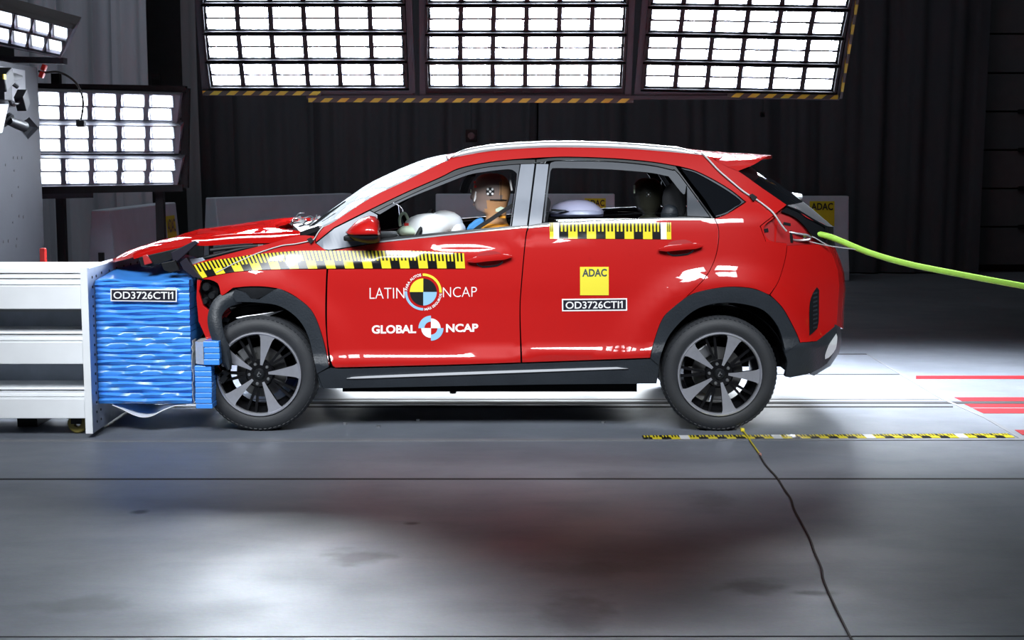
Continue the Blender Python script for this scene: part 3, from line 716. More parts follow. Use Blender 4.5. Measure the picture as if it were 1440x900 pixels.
c2o = thing('clamp_camera', on_block(10, 115) + Vector((.1, 0, 0)), 'black camera on a jointed clamp at the top of the white block', 'camera')
q = MB(M['black']); q.box(cb(4, 112, .1), (.1, .2, .12), Matrix.Rotation(.4, 3, 'X')); q.build('body', c2o, bevel=.012)
q = MB(M['black']); q.tube([cb(10, 110, .1), cb(20, 108, .1), cb(30, 108, .1)], [.035, .028, .012], 10); q.tube([cb(14, 114, .1), cb(24, 122, .12)], [.02, .016], 8); q.build('clamp_arm', c2o, smooth=True)
q = MB(M['black']); q.tube([cb(6, 118, .1), cb(10, 132, .1), cb(16, 147, .1)], .012, 8); q.box(cb(2, 128, .08), (.1, .16, .13)); q.build('joint_arm', c2o, bevel=.006)
q = MB(M['black']); q.box(cb(31, 141, .13), (.07, .11, .12), Matrix.Rotation(.6, 3, 'X')); q.tube([cb(16, 147, .1), cb(24, 146, .12), cb(31, 141, .13)], .012, 8); q.build('finder', c2o, bevel=.006)
q = MB(M['yellow_old']); q.box(cb(6, 108, .16), (.01, .05, .035)); q.build('badge', c2o)
q = MB(M['steel']); q.tube([cb(20, 147, .002), cb(20, 148, .12)], .012, 8); q.build('bracket', c2o)

# hanging plug on an arched cable, clamped with red clips on the block edge
hp = thing('hanging_sensor', at_y(58, 100, pb.y + .05), 'small grey sensor hanging on a curved black cable in front of the floodlights', 'sensor')
yy = pb.y + .03
q = MB(M['cord']); q.tube(openspline([at_y(u, v, yy) for u, v in ((54, 100), (64, 102), (80, 101), (95, 107), (108, 118), (115, 133), (117, 148), (114, 168))]), .009, 8); q.build('cable', hp, smooth=True)
q = MB(M['black']); q.box(at_y(114, 174, yy), (.065, .06, .05)); q.box(at_y(110, 170, yy), (.03, .04, .03)); q.build('sensor_head', hp, bevel=.006)
for u, v in ((62, 95), (59, 105)):
    q = MB(M['red_plastic']); q.box(at_y(u, v, yy), (.035, .05, .05), Matrix.Rotation(.4, 3, 'Y')); q.build('clip', hp, bevel=.006)
p = at_y(61, 362, 1.6); q = MB(M['red_plastic']); q.box((p.x, p.y, p.z), (.04, .05, .14)); q.box((p.x, p.y, p.z / 2 - .03), (.02, .03, p.z - .06))
props(q.build('red_post', bevel=.006), 'small red post standing between the white block and the white beams', 'post')

# fixed rig: white steel beams and the bolted mounting plate
yb = -1.02
rig = thing('barrier_rig', (at_y(60, 500, yb).x, -.4, 0), 'white steel beam rig with bolted mounting plate at the left', 'barrier')
def z_at(v, y=yb): return at_y(100, v, y).z
xe = at_y(116, 480, yb).x; xs = -3.7
zz = [((402, 434.6), (373, 402)), ((481, 512), (466, 481)), ((560.5, 588.5), (543, 560.5))]
for k, ((va, vb), (t0, t1)) in enumerate(zz):
    za, zb_ = z_at(va), z_at(vb)
    q = MB(M['white'])
    q.box(((xs + xe) / 2, yb + .30, (za + zb_) / 2), (xe - xs, .60, za - zb_))                       # bright box beam
    zt = za + .012
    if k == 0:                                                                                     # stepped flanges on top
        for (h0, h1, s) in ((za, za + .030, .05), (za + .030, za + .052, .12), (za + .052, za + .085, .22)):
            q.box(((xs + xe) / 2, yb + s + .25, (h0 + h1) / 2), (xe - xs, .5, h1 - h0 - .006))
    else:
        q.box(((xs + xe) / 2, yb + .33, za + .014), (xe - xs, .56, .022)); q.box(((xs + xe) / 2, yb + .36, za + .040), (xe - xs, .50, .014))
    q.build('beam', rig, bevel=.004)
for va, vb in ((436, 466), (514, 543)):                                                             # set-back webs in the gaps
    q = MB(M['plate']); za, zb_ = z_at(va), z_at(vb)
    q.box(((xs + xe) / 2, yb + .42, (za + zb_) / 2), (xe - xs, .1, za - zb_ + .06)); q.build('web', rig)
q = MB(M['steel']); zc = z_at(446); q.box(((xs + xe) / 2, yb + .22, zc + .03), (xe - xs, .24, .02)); q.build('rail_strip', rig)
# mounting plate
px0, px1 = at_y(116.5, 480, yb - .03).x, at_y(126, 480, yb - .03).x
zt = at_y(122, 377, yb - .03).z
tp = .95
q = MB(M['plate'], M['white'])
q.box(((px0 + px1) / 2, (yb - .03 + tp) / 2, (zt + .01) / 2 + .01), (px1 - px0, tp - yb + .03, zt - .02))
q.use(1).box(((px0 + px1) / 2, yb - .031, (zt + .01) / 2 + .01), (px1 - px0 + .004, .006, zt - .02)); q.box(((px0 + px1) / 2, (yb + tp) / 2, zt - .003), (px1 - px0 + .004, tp - yb, .012))
q.build('mounting_plate', rig, bevel=.003)
holes = MB(M['joint'])
for i in range(16):
    for j in (.06, .14):
        p = Vector((px1, yb + j + .0, .08 + i * (zt - .14) / 15)); holes.tube([p - Vector((.004, 0, 0)), p + Vector((.003, 0, 0))], .008, 8)
for i in range(10):
    for j in (.05, .12):
        p = Vector((px1, yb + .25 + i * .16, zt - j)); holes.tube([p - Vector((.004, 0, 0)), p + Vector((.003, 0, 0))], .008, 8)
o = holes.build('bolt_holes', rig); o['kind'] = 'stuff'
# caster under the beam
cx = at_y(110, 600, yb + .12)
cs = thing('caster', (cx.x, cx.y, 0), 'dull yellow caster wheel under the end of the white beams', 'caster')
q = MB(M['caster']); q.lathe_y([(.02, -.02), (.05, -.022), (.058, -.012), (.058, .012), (.05, .022), (.02, .02)], (cx.x, cx.y, .058), 20, close=True); q.build('wheel', cs, smooth=True)
q = MB(M['black']); zc = z_at(588.5); q.box((cx.x, cx.y - .035, .058 + (zc - .058) / 2), (.06, .012, zc - .064)); q.box((cx.x, cx.y + .035, .058 + (zc - .058) / 2), (.06, .012, zc - .064)); q.box((cx.x, cx.y, zc - .008), (.1, .1, .012)); q.build('fork', cs)
# mid support feet of the rig, in the dark under the beams
for x in (-3.55, -2.9):
    q = MB(M['black']); q.box((x, yb + .45, z_at(588.5) / 2 + .002), (.12, .3, z_at(588.5))); q.build('foot', rig)

# blue honeycomb block: a stack of folded layers
yk = -.93
bl, br = px1 + .004, at_y(267.5, 480, yk).x
zb0, zb1 = at_y(200, 568, yk).z, at_y(200, 396, yk).z
hb = thing('honeycomb_block', ((bl + br) / 2, yk + .5, zb0), 'bright blue crushed honeycomb block on the mounting plate in front of the car', 'crash barrier')
rnd = random.Random(3)
NL = 22
yback = .12
for k in range(NL):
    z0 = zb0 + (zb1 - zb0) * k / NL; z1 = zb0 + (zb1 - zb0) * (k + 1) / NL
    q = MB(M['blue']); nx = 14
    front_lo, front_mid, front_hi = [], [], []
    j0 = rnd.uniform(-.006, .006)
    for i in range(nx + 1):
        x = bl + (br - bl) * i / nx
        wv = .006 * math.sin(i * 1.1 + k * 2.3) + rnd.uniform(-.002, .002)
        hgt = .004 * math.sin(i * .7 + k * 1.7)
        front_lo.append((x, yk + .012, z0 + hgt * (k > 0) * .5)); front_mid.append((x, yk + j0 * .6 + wv * .7, (z0 * .45 + z1 * .55) + hgt)); front_hi.append((x, yk + .011, z1 - .0015 + hgt * .5))
    fb = [(x, yback, z) for x, y, z in front_lo]; ft = [(x, yback, z) for x, y, z in front_hi]
    rings = []
    for i in range(nx + 1):
        rings.append([front_lo[i], front_mid[i], front_hi[i], ft[i], fb[i]])
    q.rings(rings); q.build('honeycomb_layer', hb, smooth=True, auto=50)
# bulged blue cover sheet on top
q = MB(M['blue'])
tops = [(141, 393), (160, 386), (190, 378), (222, 374), (248, 377), (268, 383)]
P = []
for j in range(7):
    t = j / 6; row = []
    for i in range(13):
        s = i / 12; x = bl + (br - bl) * s
        zz_ = zb1 + .004 + .075 * math.sin(math.pi * min(1, t * 1.0) * .62) * math.sin(math.pi * (.12 + .76 * s)) + .012 * math.sin(9 * s + 4 * t)
        row.append((x, yk + .01 + (yback - yk) * t, max(zb1 + .002, zz_)))
    P.append(row)
q.sheet(P, (0, 0, -.01)); q.build('top_sheet', hb, smooth=True)
# crinkled foil edge on the crushed side, curled sheet below
q = MB(M['foil']); P = []
for j in range(18):
    z = zb0 + (zb1 - zb0) * (.02 + .5 * j / 17)
    P.append([(br + .004 + rnd.uniform(0, .014), yk - .004 + t * .10 + rnd.uniform(-.004, .004), z) for t in (0, .5, 1)])
q.sheet(P, (-.004, .002, 0)); q.build('foil_edge', hb)
q = MB(M['white']); P = []
curl = [(158, 570), (172, 576), (186, 583), (200, 587), (214, 585), (230, 577), (246, 571), (262, 569), (270, 560)]
for u, v in openspline([Vector((u, v, 0)) for u, v in curl], 3) and [(p.x, p.y) for p in openspline([Vector((u, v, 0)) for u, v in curl], 3)]:
    p = at_y(u, v, yk + .02); P.append([p, p + Vector((0, .35, .01))])
q.sheet(P, (0, 0, .004)); q.build('curled_sheet', hb, smooth=True)

# two small blue bumper blocks in front of the big one
def small_block(u0, u1, v0, v1, y, dy, label, side):
    a, c = at_y(u0, v0, y), at_y(u1, v1, y)
    t = thing('bumper_element', ((a.x + c.x) / 2, y + dy / 2, c.z), label, 'crash barrier', None)
    n = max(3, int((a.z - c.z) / .03))
    for k in range(n):
        z0 = c.z + (a.z - c.z) * k / n; z1 = c.z + (a.z - c.z) * (k + 1) / n
        q = MB(M['blue']); j = rnd.uniform(-.003, .003)
        q.box(((a.x + c.x) / 2 + j * .5, y + dy / 2 + j, (z0 + z1) / 2), (c.x - a.x, dy, z1 - z0 - .002)); q.build('honeycomb_layer', t, bevel=.003)
    if side:
        q = MB(M['foil']); p0_, p1_ = at_y(274, v0 + 2, y + .05), at_y(284.5, v1, y)
        P4 = [Vector((a.x - .002, y + .004, a.z - .004)), Vector((p0_.x, y + .06, a.z - .01)), Vector((p0_.x, y + .06, c.z)), Vector((a.x - .002, y + .004, c.z + .002))]
        q.hexa(P4, [p + Vector((.0, dy * .7, 0)) for p in P4]); q.build('pale_core', t, label='pale foam side')
    return t
small_block(286, 309, 480, 513.5, -1.0, .30, 'short upper blue block right of the big blue honeycomb block', True)
small_block(273.5, 298.5, 514.5, 575, -.985, .30, 'tall lower blue block hanging below the short blue block', False)

# ------------------------------------------------------------------ flat lettering in a plane
def plane_text(name, s, quad, m, parent, lift, bold=0.0):
    """quad: TL, TR, BR, BL points in the hall"""
    vs, fs = lettering(s, bold); TL, TR, BR, BL = [Vector(p) for p in quad]
    n = (TR - TL).cross(TL - BL).normalized()
    V = []
    for x, y in vs:
        V.append((BL * (1 - x) + BR * x) * (1 - y) + (TL * (1 - x) + TR * x) * y + n * lift)
    q = MB(m); q.add(V, fs); return q.build(name, parent, fix=False)
def plane_card(name, quad, m, parent, lift, thick=.003):
    TL, TR, BR, BL = [Vector(p) for p in quad]; n = (TR - TL).cross(TL - BL).normalized()
    q = MB(m); q.hexa([p + n * lift for p in (TL, TR, BR, BL)], [p + n * (lift - thick) for p in (TL, TR, BR, BL)]); return q.build(name, parent)
yq = yk - .012
Q = lambda *a: [at_y(u, v, yq) for u, v in a]
plane_card('label_plate', Q((155.5, 406), (248.8, 406.6), (248.8, 424.4), (155.8, 423.4)), M['label_white'], hb, .004, .006)
plane_card('label_field', Q((157.2, 407.6), (247.2, 408.2), (247.2, 422.8), (157.4, 421.8)), M['label_dark'], hb, .0055, .002)
plane_text('label_lettering', 'OD3726CTI1', Q((160, 409.8), (244, 410.2), (244, 420.6), (160, 420.0)), M['label_white'], hb, .007, .012)

# ------------------------------------------------------------------ concrete barriers along the back
def jersey(A, B_, h, label, hang_text=None, wt=.17, wbm=.46, group=None, seed=0):
    """A, B_: floor points of the ends of the long front face's middle line"""
    A, B_ = Vector(A), Vector(B_); d = (B_ - A); L = d.length; d.normalize(); n = Vector((d.y, -d.x, 0))   # n: towards the front
    t = thing('concrete_barrier', (A + B_) / 2, label, 'barrier', group)
    prof = [(-wbm / 2, .0), (-wbm / 2, .12), (-wt / 2 - .06, .42), (-wt / 2, h), (wt / 2, h), (wt / 2 + .06, .42), (wbm / 2, .12), (wbm / 2, 0)]
    rings = [[p + n * (-s) + Vector((0, 0, z)) for s, z in prof] for p in (A, B_)]
    q = MB(M['barrier']); q.rings(rings); q.build('body', t, bevel=.012)
    q = MB(M['joint'])                                                   # cast slot in the left end
    q.box(A + Vector((0, 0, h * .40)) - d * .0, (.05, .05, h * .5), Matrix.Rotation(math.atan2(d.y, d.x), 3, 'Z')); q.build('end_slot', t)
    for s in (.3, .7):
        q = MB(M['joint'])
        q.box(A + d * (L * s) + n * (wbm / 2 - .01) + Vector((0, 0, .05)), (.22, .05, .08), Matrix.Rotation(math.atan2(d.y, d.x), 3, 'Z'))
        q.build('fork_slot', t)
    return t, A, B_, d, n, L
def jersey_sticker(J, s, w, htop, hbot, wt=.17, text=True):
    t, A, B_, d, n, L = J
    zt, zb_ = htop, hbot
    def P(ss, z):
        k = (z - .42) / (1.05 - .42); off = (wt / 2 + .06) * (1 - k) + (wt / 2) * k
        return A + d * ss + n * (off + .004) + Vector((0, 0, z))
    plane_card('sticker', [P(s, zt), P(s + w, zt), P(s + w, zb_), P(s, zb_)], M['yellow_old'], t, .003, .004)
    zt2 = zt - (zt - zb_) * .07; zb2 = zt - (zt - zb_) * .36
    plane_text('sticker_lettering', 'ADAC', [P(s + w * .06, zt2), P(s + w * .94, zt2), P(s + w * .94, zb2), P(s + w * .06, zb2)], M['ink'], t, .006, .025)
H = 1.05
def on_top(u, v, h=H): p = at_z(u, v, h); return Vector((p.x, p.y, 0))
# right one
H = 1.08
a = on_top(940, 275.5, H); b_ = on_top(1184, 274.5, H); b_.y = a.y
J = jersey(a, b_, H, 'grey concrete barrier with yellow sticker standing behind the car tail')
s0 = (at_y(1139, 290, a.y - .12).x - a.x); s1 = (at_y(1174, 290, a.y - .12).x - a.x)
jersey_sticker(J, s0, s1 - s0, at_y(1150, 283, a.y - .12).z, at_y(1150, 318, a.y - .12).z)
# behind the car windows
H = 1.10
a = on_top(613, 272.5, H); b_ = on_top(864, 272.5, H); b_.y = a.y
J = jersey(a, b_, H, 'grey concrete barrier seen through the side windows of the car')
s0 = (at_y(822, 290, a.y - .12).x - a.x); s1 = (at_y(852, 290, a.y - .12).x - a.x)
jersey_sticker(J, s0, s1 - s0, at_y(850, 279, a.y - .12).z, at_y(850, 310, a.y - .12).z)
# behind the bonnet
H = 1.11
a = on_top(296, 278, H); b_ = on_top(488, 271.6, H)
J = jersey(a, b_, H, 'long grey concrete barrier standing behind the crumpled bonnet')
# left, slanting away
a = on_top(141, 295.5, H); b_ = on_top(236, 284.5, H)
J = jersey(a, b_, H, 'grey concrete barrier turned end-on at left behind the mounting plate')
L = J[5]
jersey_sticker(J, L * .80, L * .15, .98, .50)
q = MB(M['ink']); c0 = J[1] + J[3] * (L * .50) + J[4] * .13 + Vector((0, 0, .72)); q.tube([c0, c0 + J[3] * .12 + Vector((0, 0, -.26))], .018, 6); q.build('dark_mark', J[0])

# small dark things on the curtain
for u, v, w_, lab in ((663, 191, .15, 'small square dark camera box hanging on the curtain above the windscreen'), (1072, 161, .06, 'tiny dark sensor hanging on the curtain below the right lamp bank')):
    p = at_y(u, v, 9.55); t = thing('hall_camera', p, lab, 'camera')
    q = MB(M['black']); q.box(p, (w_, w_, w_ * 1.15)); q.build('housing', t, bevel=.01)
    q = MB(M['gloss_black']); q.tube([p + Vector((0, -w_ * .5, 0)), p + Vector((0, -w_ * .75, 0))], w_ * .3, 14); q.build('lens', t)
    q = MB(M['lampgrey']); q.tube([p + Vector((0, 0, w_ * .5)), Vector((p.x, p.y, ZC - .01))], .012, 6); q.build('hanger', t)

# ================================================================== THE CAR
FX, FZ = None, None
WR = .342
YW = -.868                                      # outer face of the near tyres
fw = at_y(364, 527, YW); rw = at_y(1012.5, 523, YW)
AX_F, AX_R = fw.x, rw.x
def pchip(tab, z):
    n = len(tab)
    if z <= tab[0][0]: return tab[0][1] + (z - tab[0][0]) * (tab[1][1] - tab[0][1]) / (tab[1][0] - tab[0][0])
    if z >= tab[-1][0]: return tab[-1][1] + (z - tab[-1][0]) * (tab[-1][1] - tab[-2][1]) / (tab[-1][0] - tab[-2][0])
    k = 0
    while z > tab[k + 1][0]: k += 1
    sl = lambda i: (tab[i + 1][1] - tab[i][1]) / (tab[i + 1][0] - tab[i][0])
    def dv(i):
        if i == 0: return sl(0)
        if i == n - 1: return sl(n - 2)
        a, b_ = sl(i - 1), sl(i)
        return 0 if a * b_ <= 0 else 2 * a * b_ / (a + b_)
    h = tab[k + 1][0] - tab[k][0]; t = (z - tab[k][0]) / h
    m0, m1 = dv(k) * h, dv(k + 1) * h
    t2, t3 = t * t, t ** 3
    return (2 * t3 - 3 * t2 + 1) * tab[k][1] + (t3 - 2 * t2 + t) * m0 + (-2 * t3 + 3 * t2) * tab[k + 1][1] + (t3 - t2) * m1
def hw(x, z):
    """half width of the body at station x and height z"""
    c1 = .447 + .036 * min(1.2, max(-1.4, x))                       # lower crease
    zb = 1.18 + .045 * min(1, max(0, x + .45))
    tab = [(.12, .78), (.27, .846), (c1 - .01, .884), (c1, .886), (c1 + .010, .882), (c1 + .050, .864), (c1 + .062, .860), (c1 + .13, .858), (.74, .860), (.90, .866), (1.00, .865), (zb - .02, .853), (zb + .02, .842), (1.37, .765), (1.60, .650), (1.80, .54)]
    w = pchip(tab, z)
    # shoulder step: runs up towards the tail and fades out on the rear door
    zs = .985 + .088 * (max(-1.9, min(.8, x)) + 1.13)
    k = min(1, max(0, (-.55 - x) / .6)); k = k * k * (3 - 2 * k)
    wd = .038 + .075 * k; am = (.016 + .023 * k) * min(1, max(0, (.62 - x) / .55)) * min(1, max(0, (x + 1.68) / .36))
    t = min(1, max(0, (z - zs + .022 * k) / wd)); w -= am * (.8 * t + .2 * t * t * (3 - 2 * t))
    if z < 1.15:
        f = min(1, max(0, (1.12 - z) / .2))
        for ax, amp, r0 in ((AX_F, .024, .50), (AX_R, .046, .54)):
            r = math.hypot(x - ax, z - WR)
            w += amp * f * (math.exp(-((r - r0) / .09) ** 2) if r > r0 else math.exp(-((r - r0) / .22) ** 2))
    if x < -1.55: w -= .10 * ((-1.55 - x) / .6) ** 2
    if x > 1.25: w -= .25 * ((x - 1.25) / .70) ** 2
    return w
def hwn(x, z):
    e = .004
    gx = (hw(x + e, z) - hw(x - e, z)) / (2 * e); gz = (hw(x, z + e) - hw(x, z - e)) / (2 * e)
    return Vector((-gx, -1, -gz)).normalized()                      # near side outward normal
def side(u, v, off=0.0):
    y = -.86
    for _ in range(30):
        p = at_y(u, v, y); y = y * .4 + .6 * -(hw(p.x, p.z) + off)
    return at_y(u, v, y)
def inside(poly, x, y):
    c = False; j = len(poly) - 1
    for i in range(len(poly)):
        xi, yi = poly[i]; xj, yj = poly[j]
        if (yi > y) != (yj > y) and x < (xj - xi) * (y - yi) / (yj - yi) + xi: c = not c
        j = i
    return c
def dist_poly(poly, x, y):
    m = 9e9
    for i in range(len(poly)):
        ax, ay = poly[i]; bx_, by_ = poly[(i + 1) % len(poly)]
        dx, dy = bx_ - ax, by_ - ay; L = dx * dx + dy * dy
        t = 0 if L == 0 else max(0, min(1, ((x - ax) * dx + (y - ay) * dy) / L))
        m = min(m, (x - ax - t * dx) ** 2 + (y - ay - t * dy) ** 2)
    return math.sqrt(m)
car = thing('car', (AX_F * .5 + AX_R * .5, 0, 0), 'red hatchback car with crumpled bonnet run into the blue honeycomb block', 'car')
def panel(name, pts, m, parent=None, off=0.0, inset=.0022, res=.045, depth=.022, mirror=True, label=None, lip=None, step=4.0, world=False, flat=False, extra=None):
    """a body panel: the picture outline carried onto the curved body side, with its own thickness"""
    parent = parent or car
    pl = spline(pts, step)
    pw = []
    for u, v in pl:
        p = side(u, v, off); pw.append((p.x, p.z))
    A = sum(pw[i][0] * pw[(i + 1) % len(pw)][1] - pw[(i + 1) % len(pw)][0] * pw[i][1] for i in range(len(pw)))
    if A < 0: pw.reverse()
    n = len(pw); ins = []; nrm2 = []
    for i in range(n):
        x0, z0 = pw[i - 1]; x1, z1 = pw[i]; x2, z2 = pw[(i + 1) % n]
        a = Vector((x1 - x0, z1 - z0)); b2 = Vector((x2 - x1, z2 - z1))
        if a.length < 1e-7: a = b2.copy()
        if b2.length < 1e-7: b2 = a.copy()
        a.normalize(); b2.normalize()
        na, nb_ = Vector((-a.y, a.x)), Vector((-b2.y, b2.x)); nn = (na + nb_)
        nn = na if nn.length < 1e-4 else nn.normalized()
        k = 1 / max(.5, nn.dot(na))
        ins.append((x1 + nn.x * inset * k, z1 + nn.y * inset * k)); nrm2.append(-nn)
    xs_ = [p[0] for p in ins]; zs_ = [p[1] for p in ins]
    co = [Vector(p) for p in ins]
    if res:
        x = math.floor(min(xs_) / res) * res
        while x < max(xs_):
            z = math.floor(min(zs_) / res) * res
            while z < max(zs_):
                if inside(ins, x, z) and dist_poly(ins, x, z) > res * .45: co.append(Vector((x, z)))
                z += res
            x += res
    edges = [(i, (i + 1) % n) for i in range(n)]
    vo, eo, fo, ov, oe, of = delaunay_2d_cdt(co, edges, [], 0, 1e-6)
    fs = []
    for f in fo:
        cx_ = sum(vo[i].x for i in f) / 3; cz_ = sum(vo[i].y for i in f) / 3
        if inside(ins, cx_, cz_): fs.append(tuple(f))
    hook = extra if extra else (lambda x, z: 0.0)
    V = [(p.x, -(hw(p.x, p.y) + off + hook(p.x, p.y)), p.y) for p in vo]; N = []
    for p in vo:
        if extra:
            e = .004; gx = (hw(p.x + e, p.y) + hook(p.x + e, p.y) - hw(p.x - e, p.y) - hook(p.x - e, p.y)) / (2 * e); gz = (hw(p.x, p.y + e) + hook(p.x, p.y + e) - hw(p.x, p.y - e) - hook(p.x, p.y - e)) / (2 * e)
            N.append(Vector((-gx, -1, -gz)).normalized())
        else: N.append(hwn(p.x, p.y))
    # orient triangles towards -y
    F = []
    for f in fs:
        a, b2, c = (Vector(V[i]) for i in f)
        F.append(f if (b2 - a).cross(c - a).y < 0 else tuple(reversed(f)))
    # rim: a small rounded lip going inwards
    k0 = len(V)
    for i in range(n):
        x, z = ins[i]; y = -(hw(x, z) + off + hook(x, z)); V.append((x, y, z)); N.append(Vector((nrm2[i].x, -.5, nrm2[i].y)).normalized())
    for i in range(n):
        x, z = ins[i]; y = -(hw(x, z) + off + hook(x, z)) + depth
        V.append((x + nrm2[i].x * -.002, y, z + nrm2[i].y * -.002)); N.append(Vector((nrm2[i].x, 0, nrm2[i].y)))
    for i in range(n):
        j = (i + 1) % n; F.append((k0 + i, k0 + n + i, k0 + n + j, k0 + j)) if True else None
    # back face so the sheet is a solid
    nb0 = len(V)
    for p in vo:
        V.append((p.x, -(hw(p.x, p.y) + off + hook(p.x, p.y)) + depth, p.y)); N.append(Vector((0, 1, 0)))
    F += [tuple(nb0 + i for i in reversed(f)) for f in F[:len(fs)]]
    def mk(flip):
        me = bpy.data.meshes.new(name)
        vv = [(x, -y, z) for x, y, z in V] if flip else V
        ff = [tuple(reversed(f)) for f in F] if flip else F
        me.from_pydata(vv, [], ff); me.materials.append(m); me.materials.append(M['dark'] if m in (M['red'], M['grey'], M['pillar'], M['clad']) else m)
        me.polygons.foreach_set('material_index', [0] * (len(F) - len(fs)) + [1] * len(fs))
        me.polygons.foreach_set('use_smooth', [True] * len(me.polygons))
        me.normals_split_custom_set_from_vertices([Vector((p.x, -p.y, p.z)) if flip else p for p in N])
        me.update(); return link_mesh(name, me, parent, label)
    o = mk(False)
    if mirror: mk(True)
    return o

# ---- outlines read from the photograph (pixels); 'c' marks a corner
c = 'c'
frame_top = [(952, 234), (915, 227.5), (865, 223), (815, 221), (780, 221), (720, 224.5), (682, 229), (645, 237), (620, 249), (570, 271), (520, 295)]
roof_edge = [(460, 316.5), (470, 311), (520, 278.5), (570, 254), (606, 236), (631, 225), (670, 216.5), (720, 211), (780, 208.5), (802, 208), (865, 209.5), (927, 213.5), (990, 219.5), (1010, 227)]
side_frame = [(450, 321, c)] + roof_edge + [(1038, 240), (1072, 264), (1107, 288, c), (1092, 300, c), (1069, 318, c), (1077, 339, c), (1107, 345, c),
    (1104, 365), (1095, 395), (1082, 415, c), (1059, 406), (1030, 403.5), (1004, 406), (975, 413), (961, 421, c), (967, 416), (992, 390), (1005, 365), (1010.5, 340), (1010, 320), (1005, 307, c),
    (1020, 302), (1037, 292), (1049, 284, c), (1027, 267), (1002, 252), (977, 240), (955, 234, c)] + frame_top[1:] + [(470, 320, c), (444, 341, c), (443, 331, c)]
panel('side_frame', side_frame, M['red'], res=.05, depth=.03)
panel('fender', [(267.5, 373, c), (285, 366.5), (310, 359.5), (343, 351), (367, 345), (383, 341), (420, 331), (442, 331.5, c), (444, 342, c), (461, 353, c), (460.5, 366), (458.5, 400), (458, 452), (463, 515, c),
    (453, 473), (440, 440), (422, 422), (400, 409), (378, 404), (352, 403), (328, 405, c), (312, 416), (309, 408), (306, 399), (296, 394), (284, 393, c)], M['red'], depth=.02)
panel('front_door', [(463, 353, c), (532, 341.5), (620, 332), (720, 322), (742, 320, c), (739, 335), (733, 400), (731, 440), (732.5, 510, c), (640, 513), (480, 517, c), (468, 515), (462, 490), (459.5, 455), (460, 400), (462, 366)], M['red'])
panel('rear_door', [(743, 321, c), (772, 318), (840, 313), (940, 309), (1005, 308.5, c), (1010, 320), (1010.3, 340), (1005, 365), (992, 390), (967, 416), (950, 430, c), (932, 448), (919, 483), (914.5, 503.5, c), (820, 507), (734, 510, c), (731.5, 440), (733.5, 400), (739.5, 335)], M['red'])
panel('rear_bumper', [(1107, 345, c), (1135, 343.5), (1162, 343, c), (1172, 362), (1178, 380), (1180, 402), (1178, 428), (1176, 458, c), (1149, 480, c), (1125, 482, c), (1121, 471), (1111, 451), (1099.6, 432), (1083, 415, c), (1095, 395), (1104, 365)], M['red'], res=.035)
# dark lower cladding
panel('sill_cladding', [(464, 516.5, c), (480, 518.5), (640, 514.5), (733, 511.5), (820, 508.5), (914.5, 505, c), (919, 498, c), (929, 500, c), (924, 540, c), (742, 541.5), (454, 547, c), (446, 525, c)], M['clad'], off=.010, depth=.06)
panel('chrome_strip', [(490, 531.5, c), (510, 529), (640, 523.5), (780, 518.8), (868, 516, c), (884, 518.5, c), (780, 522.3), (640, 527.5), (500, 532.5)], M['skid'], off=.018, inset=.0005, res=0, depth=.012)
panel('arch_cladding', [(914.5, 504, c), (919, 483), (932, 448), (952, 428), (975, 413), (1004, 406), (1030, 403.5), (1059, 406), (1082, 415), (1099.6, 432), (1111, 451), (1121, 471), (1125, 482, c), (1104, 497, c),
    (1102, 485), (1094, 460), (1076.5, 439), (1053, 429.5), (1018.7, 426), (987, 432), (964, 446.6), (942, 471), (930.6, 497), (927, 515, c)], M['clad'], off=.016, depth=.09, res=.03)
panel('bumper_cladding', [(1125, 482, c), (1149, 480, c), (1176, 457, c), (1178, 470), (1175, 490), (1163, 511), (1140, 525), (1111, 531.5, c), (1103.5, 530, c), (1107, 509), (1103, 490)], M['clad'], off=.012, depth=.05, res=.03)
panel('skid_corner', [(1176.5, 468, c), (1178, 474), (1175.5, 491), (1166, 503), (1160, 506, c), (1160, 500), (1165, 486), (1171, 476)], M['skid'], off=.018, depth=.02, res=.02)
panel('bumper_vent', [(1138, 472.6, c), (1138.7, 425), (1149, 403), (1152.5, 407.6, c), (1151.7, 454), (1147, 465)], M['black'], off=.006, depth=.02, res=0)
for k in range(9):
    v = 412 + k * 6; panel('vent_rib', [(1143.5, v, c), (1149.5, v - 2, c), (1149.5, v + .5, c), (1143.5, v + 2.5, c)], M['clad'], off=.011, depth=.008, res=0, mirror=False, inset=0)
panel('arch_cladding', [(449.5, 545, c), (442, 510), (433, 473), (418, 448), (393, 431), (363, 426), (332, 425, c), (326, 415, c), (330, 407, c), (345, 412), (352, 420, c), (363, 421, c), (378, 412), (390, 405.5), (400, 409), (422, 422), (440, 440), (453, 473), (463, 516, c), (446, 526, c), (454, 546, c)], M['clad'], off=.016, depth=.09, res=.03)
panel('arch_gap_plate', [(328, 404.5, c), (352, 402.5), (378, 403.5), (392, 406, c), (378, 413), (364, 420), (352, 420), (345, 412)], M['black'], off=-.012, depth=.02, res=0, mirror=False)
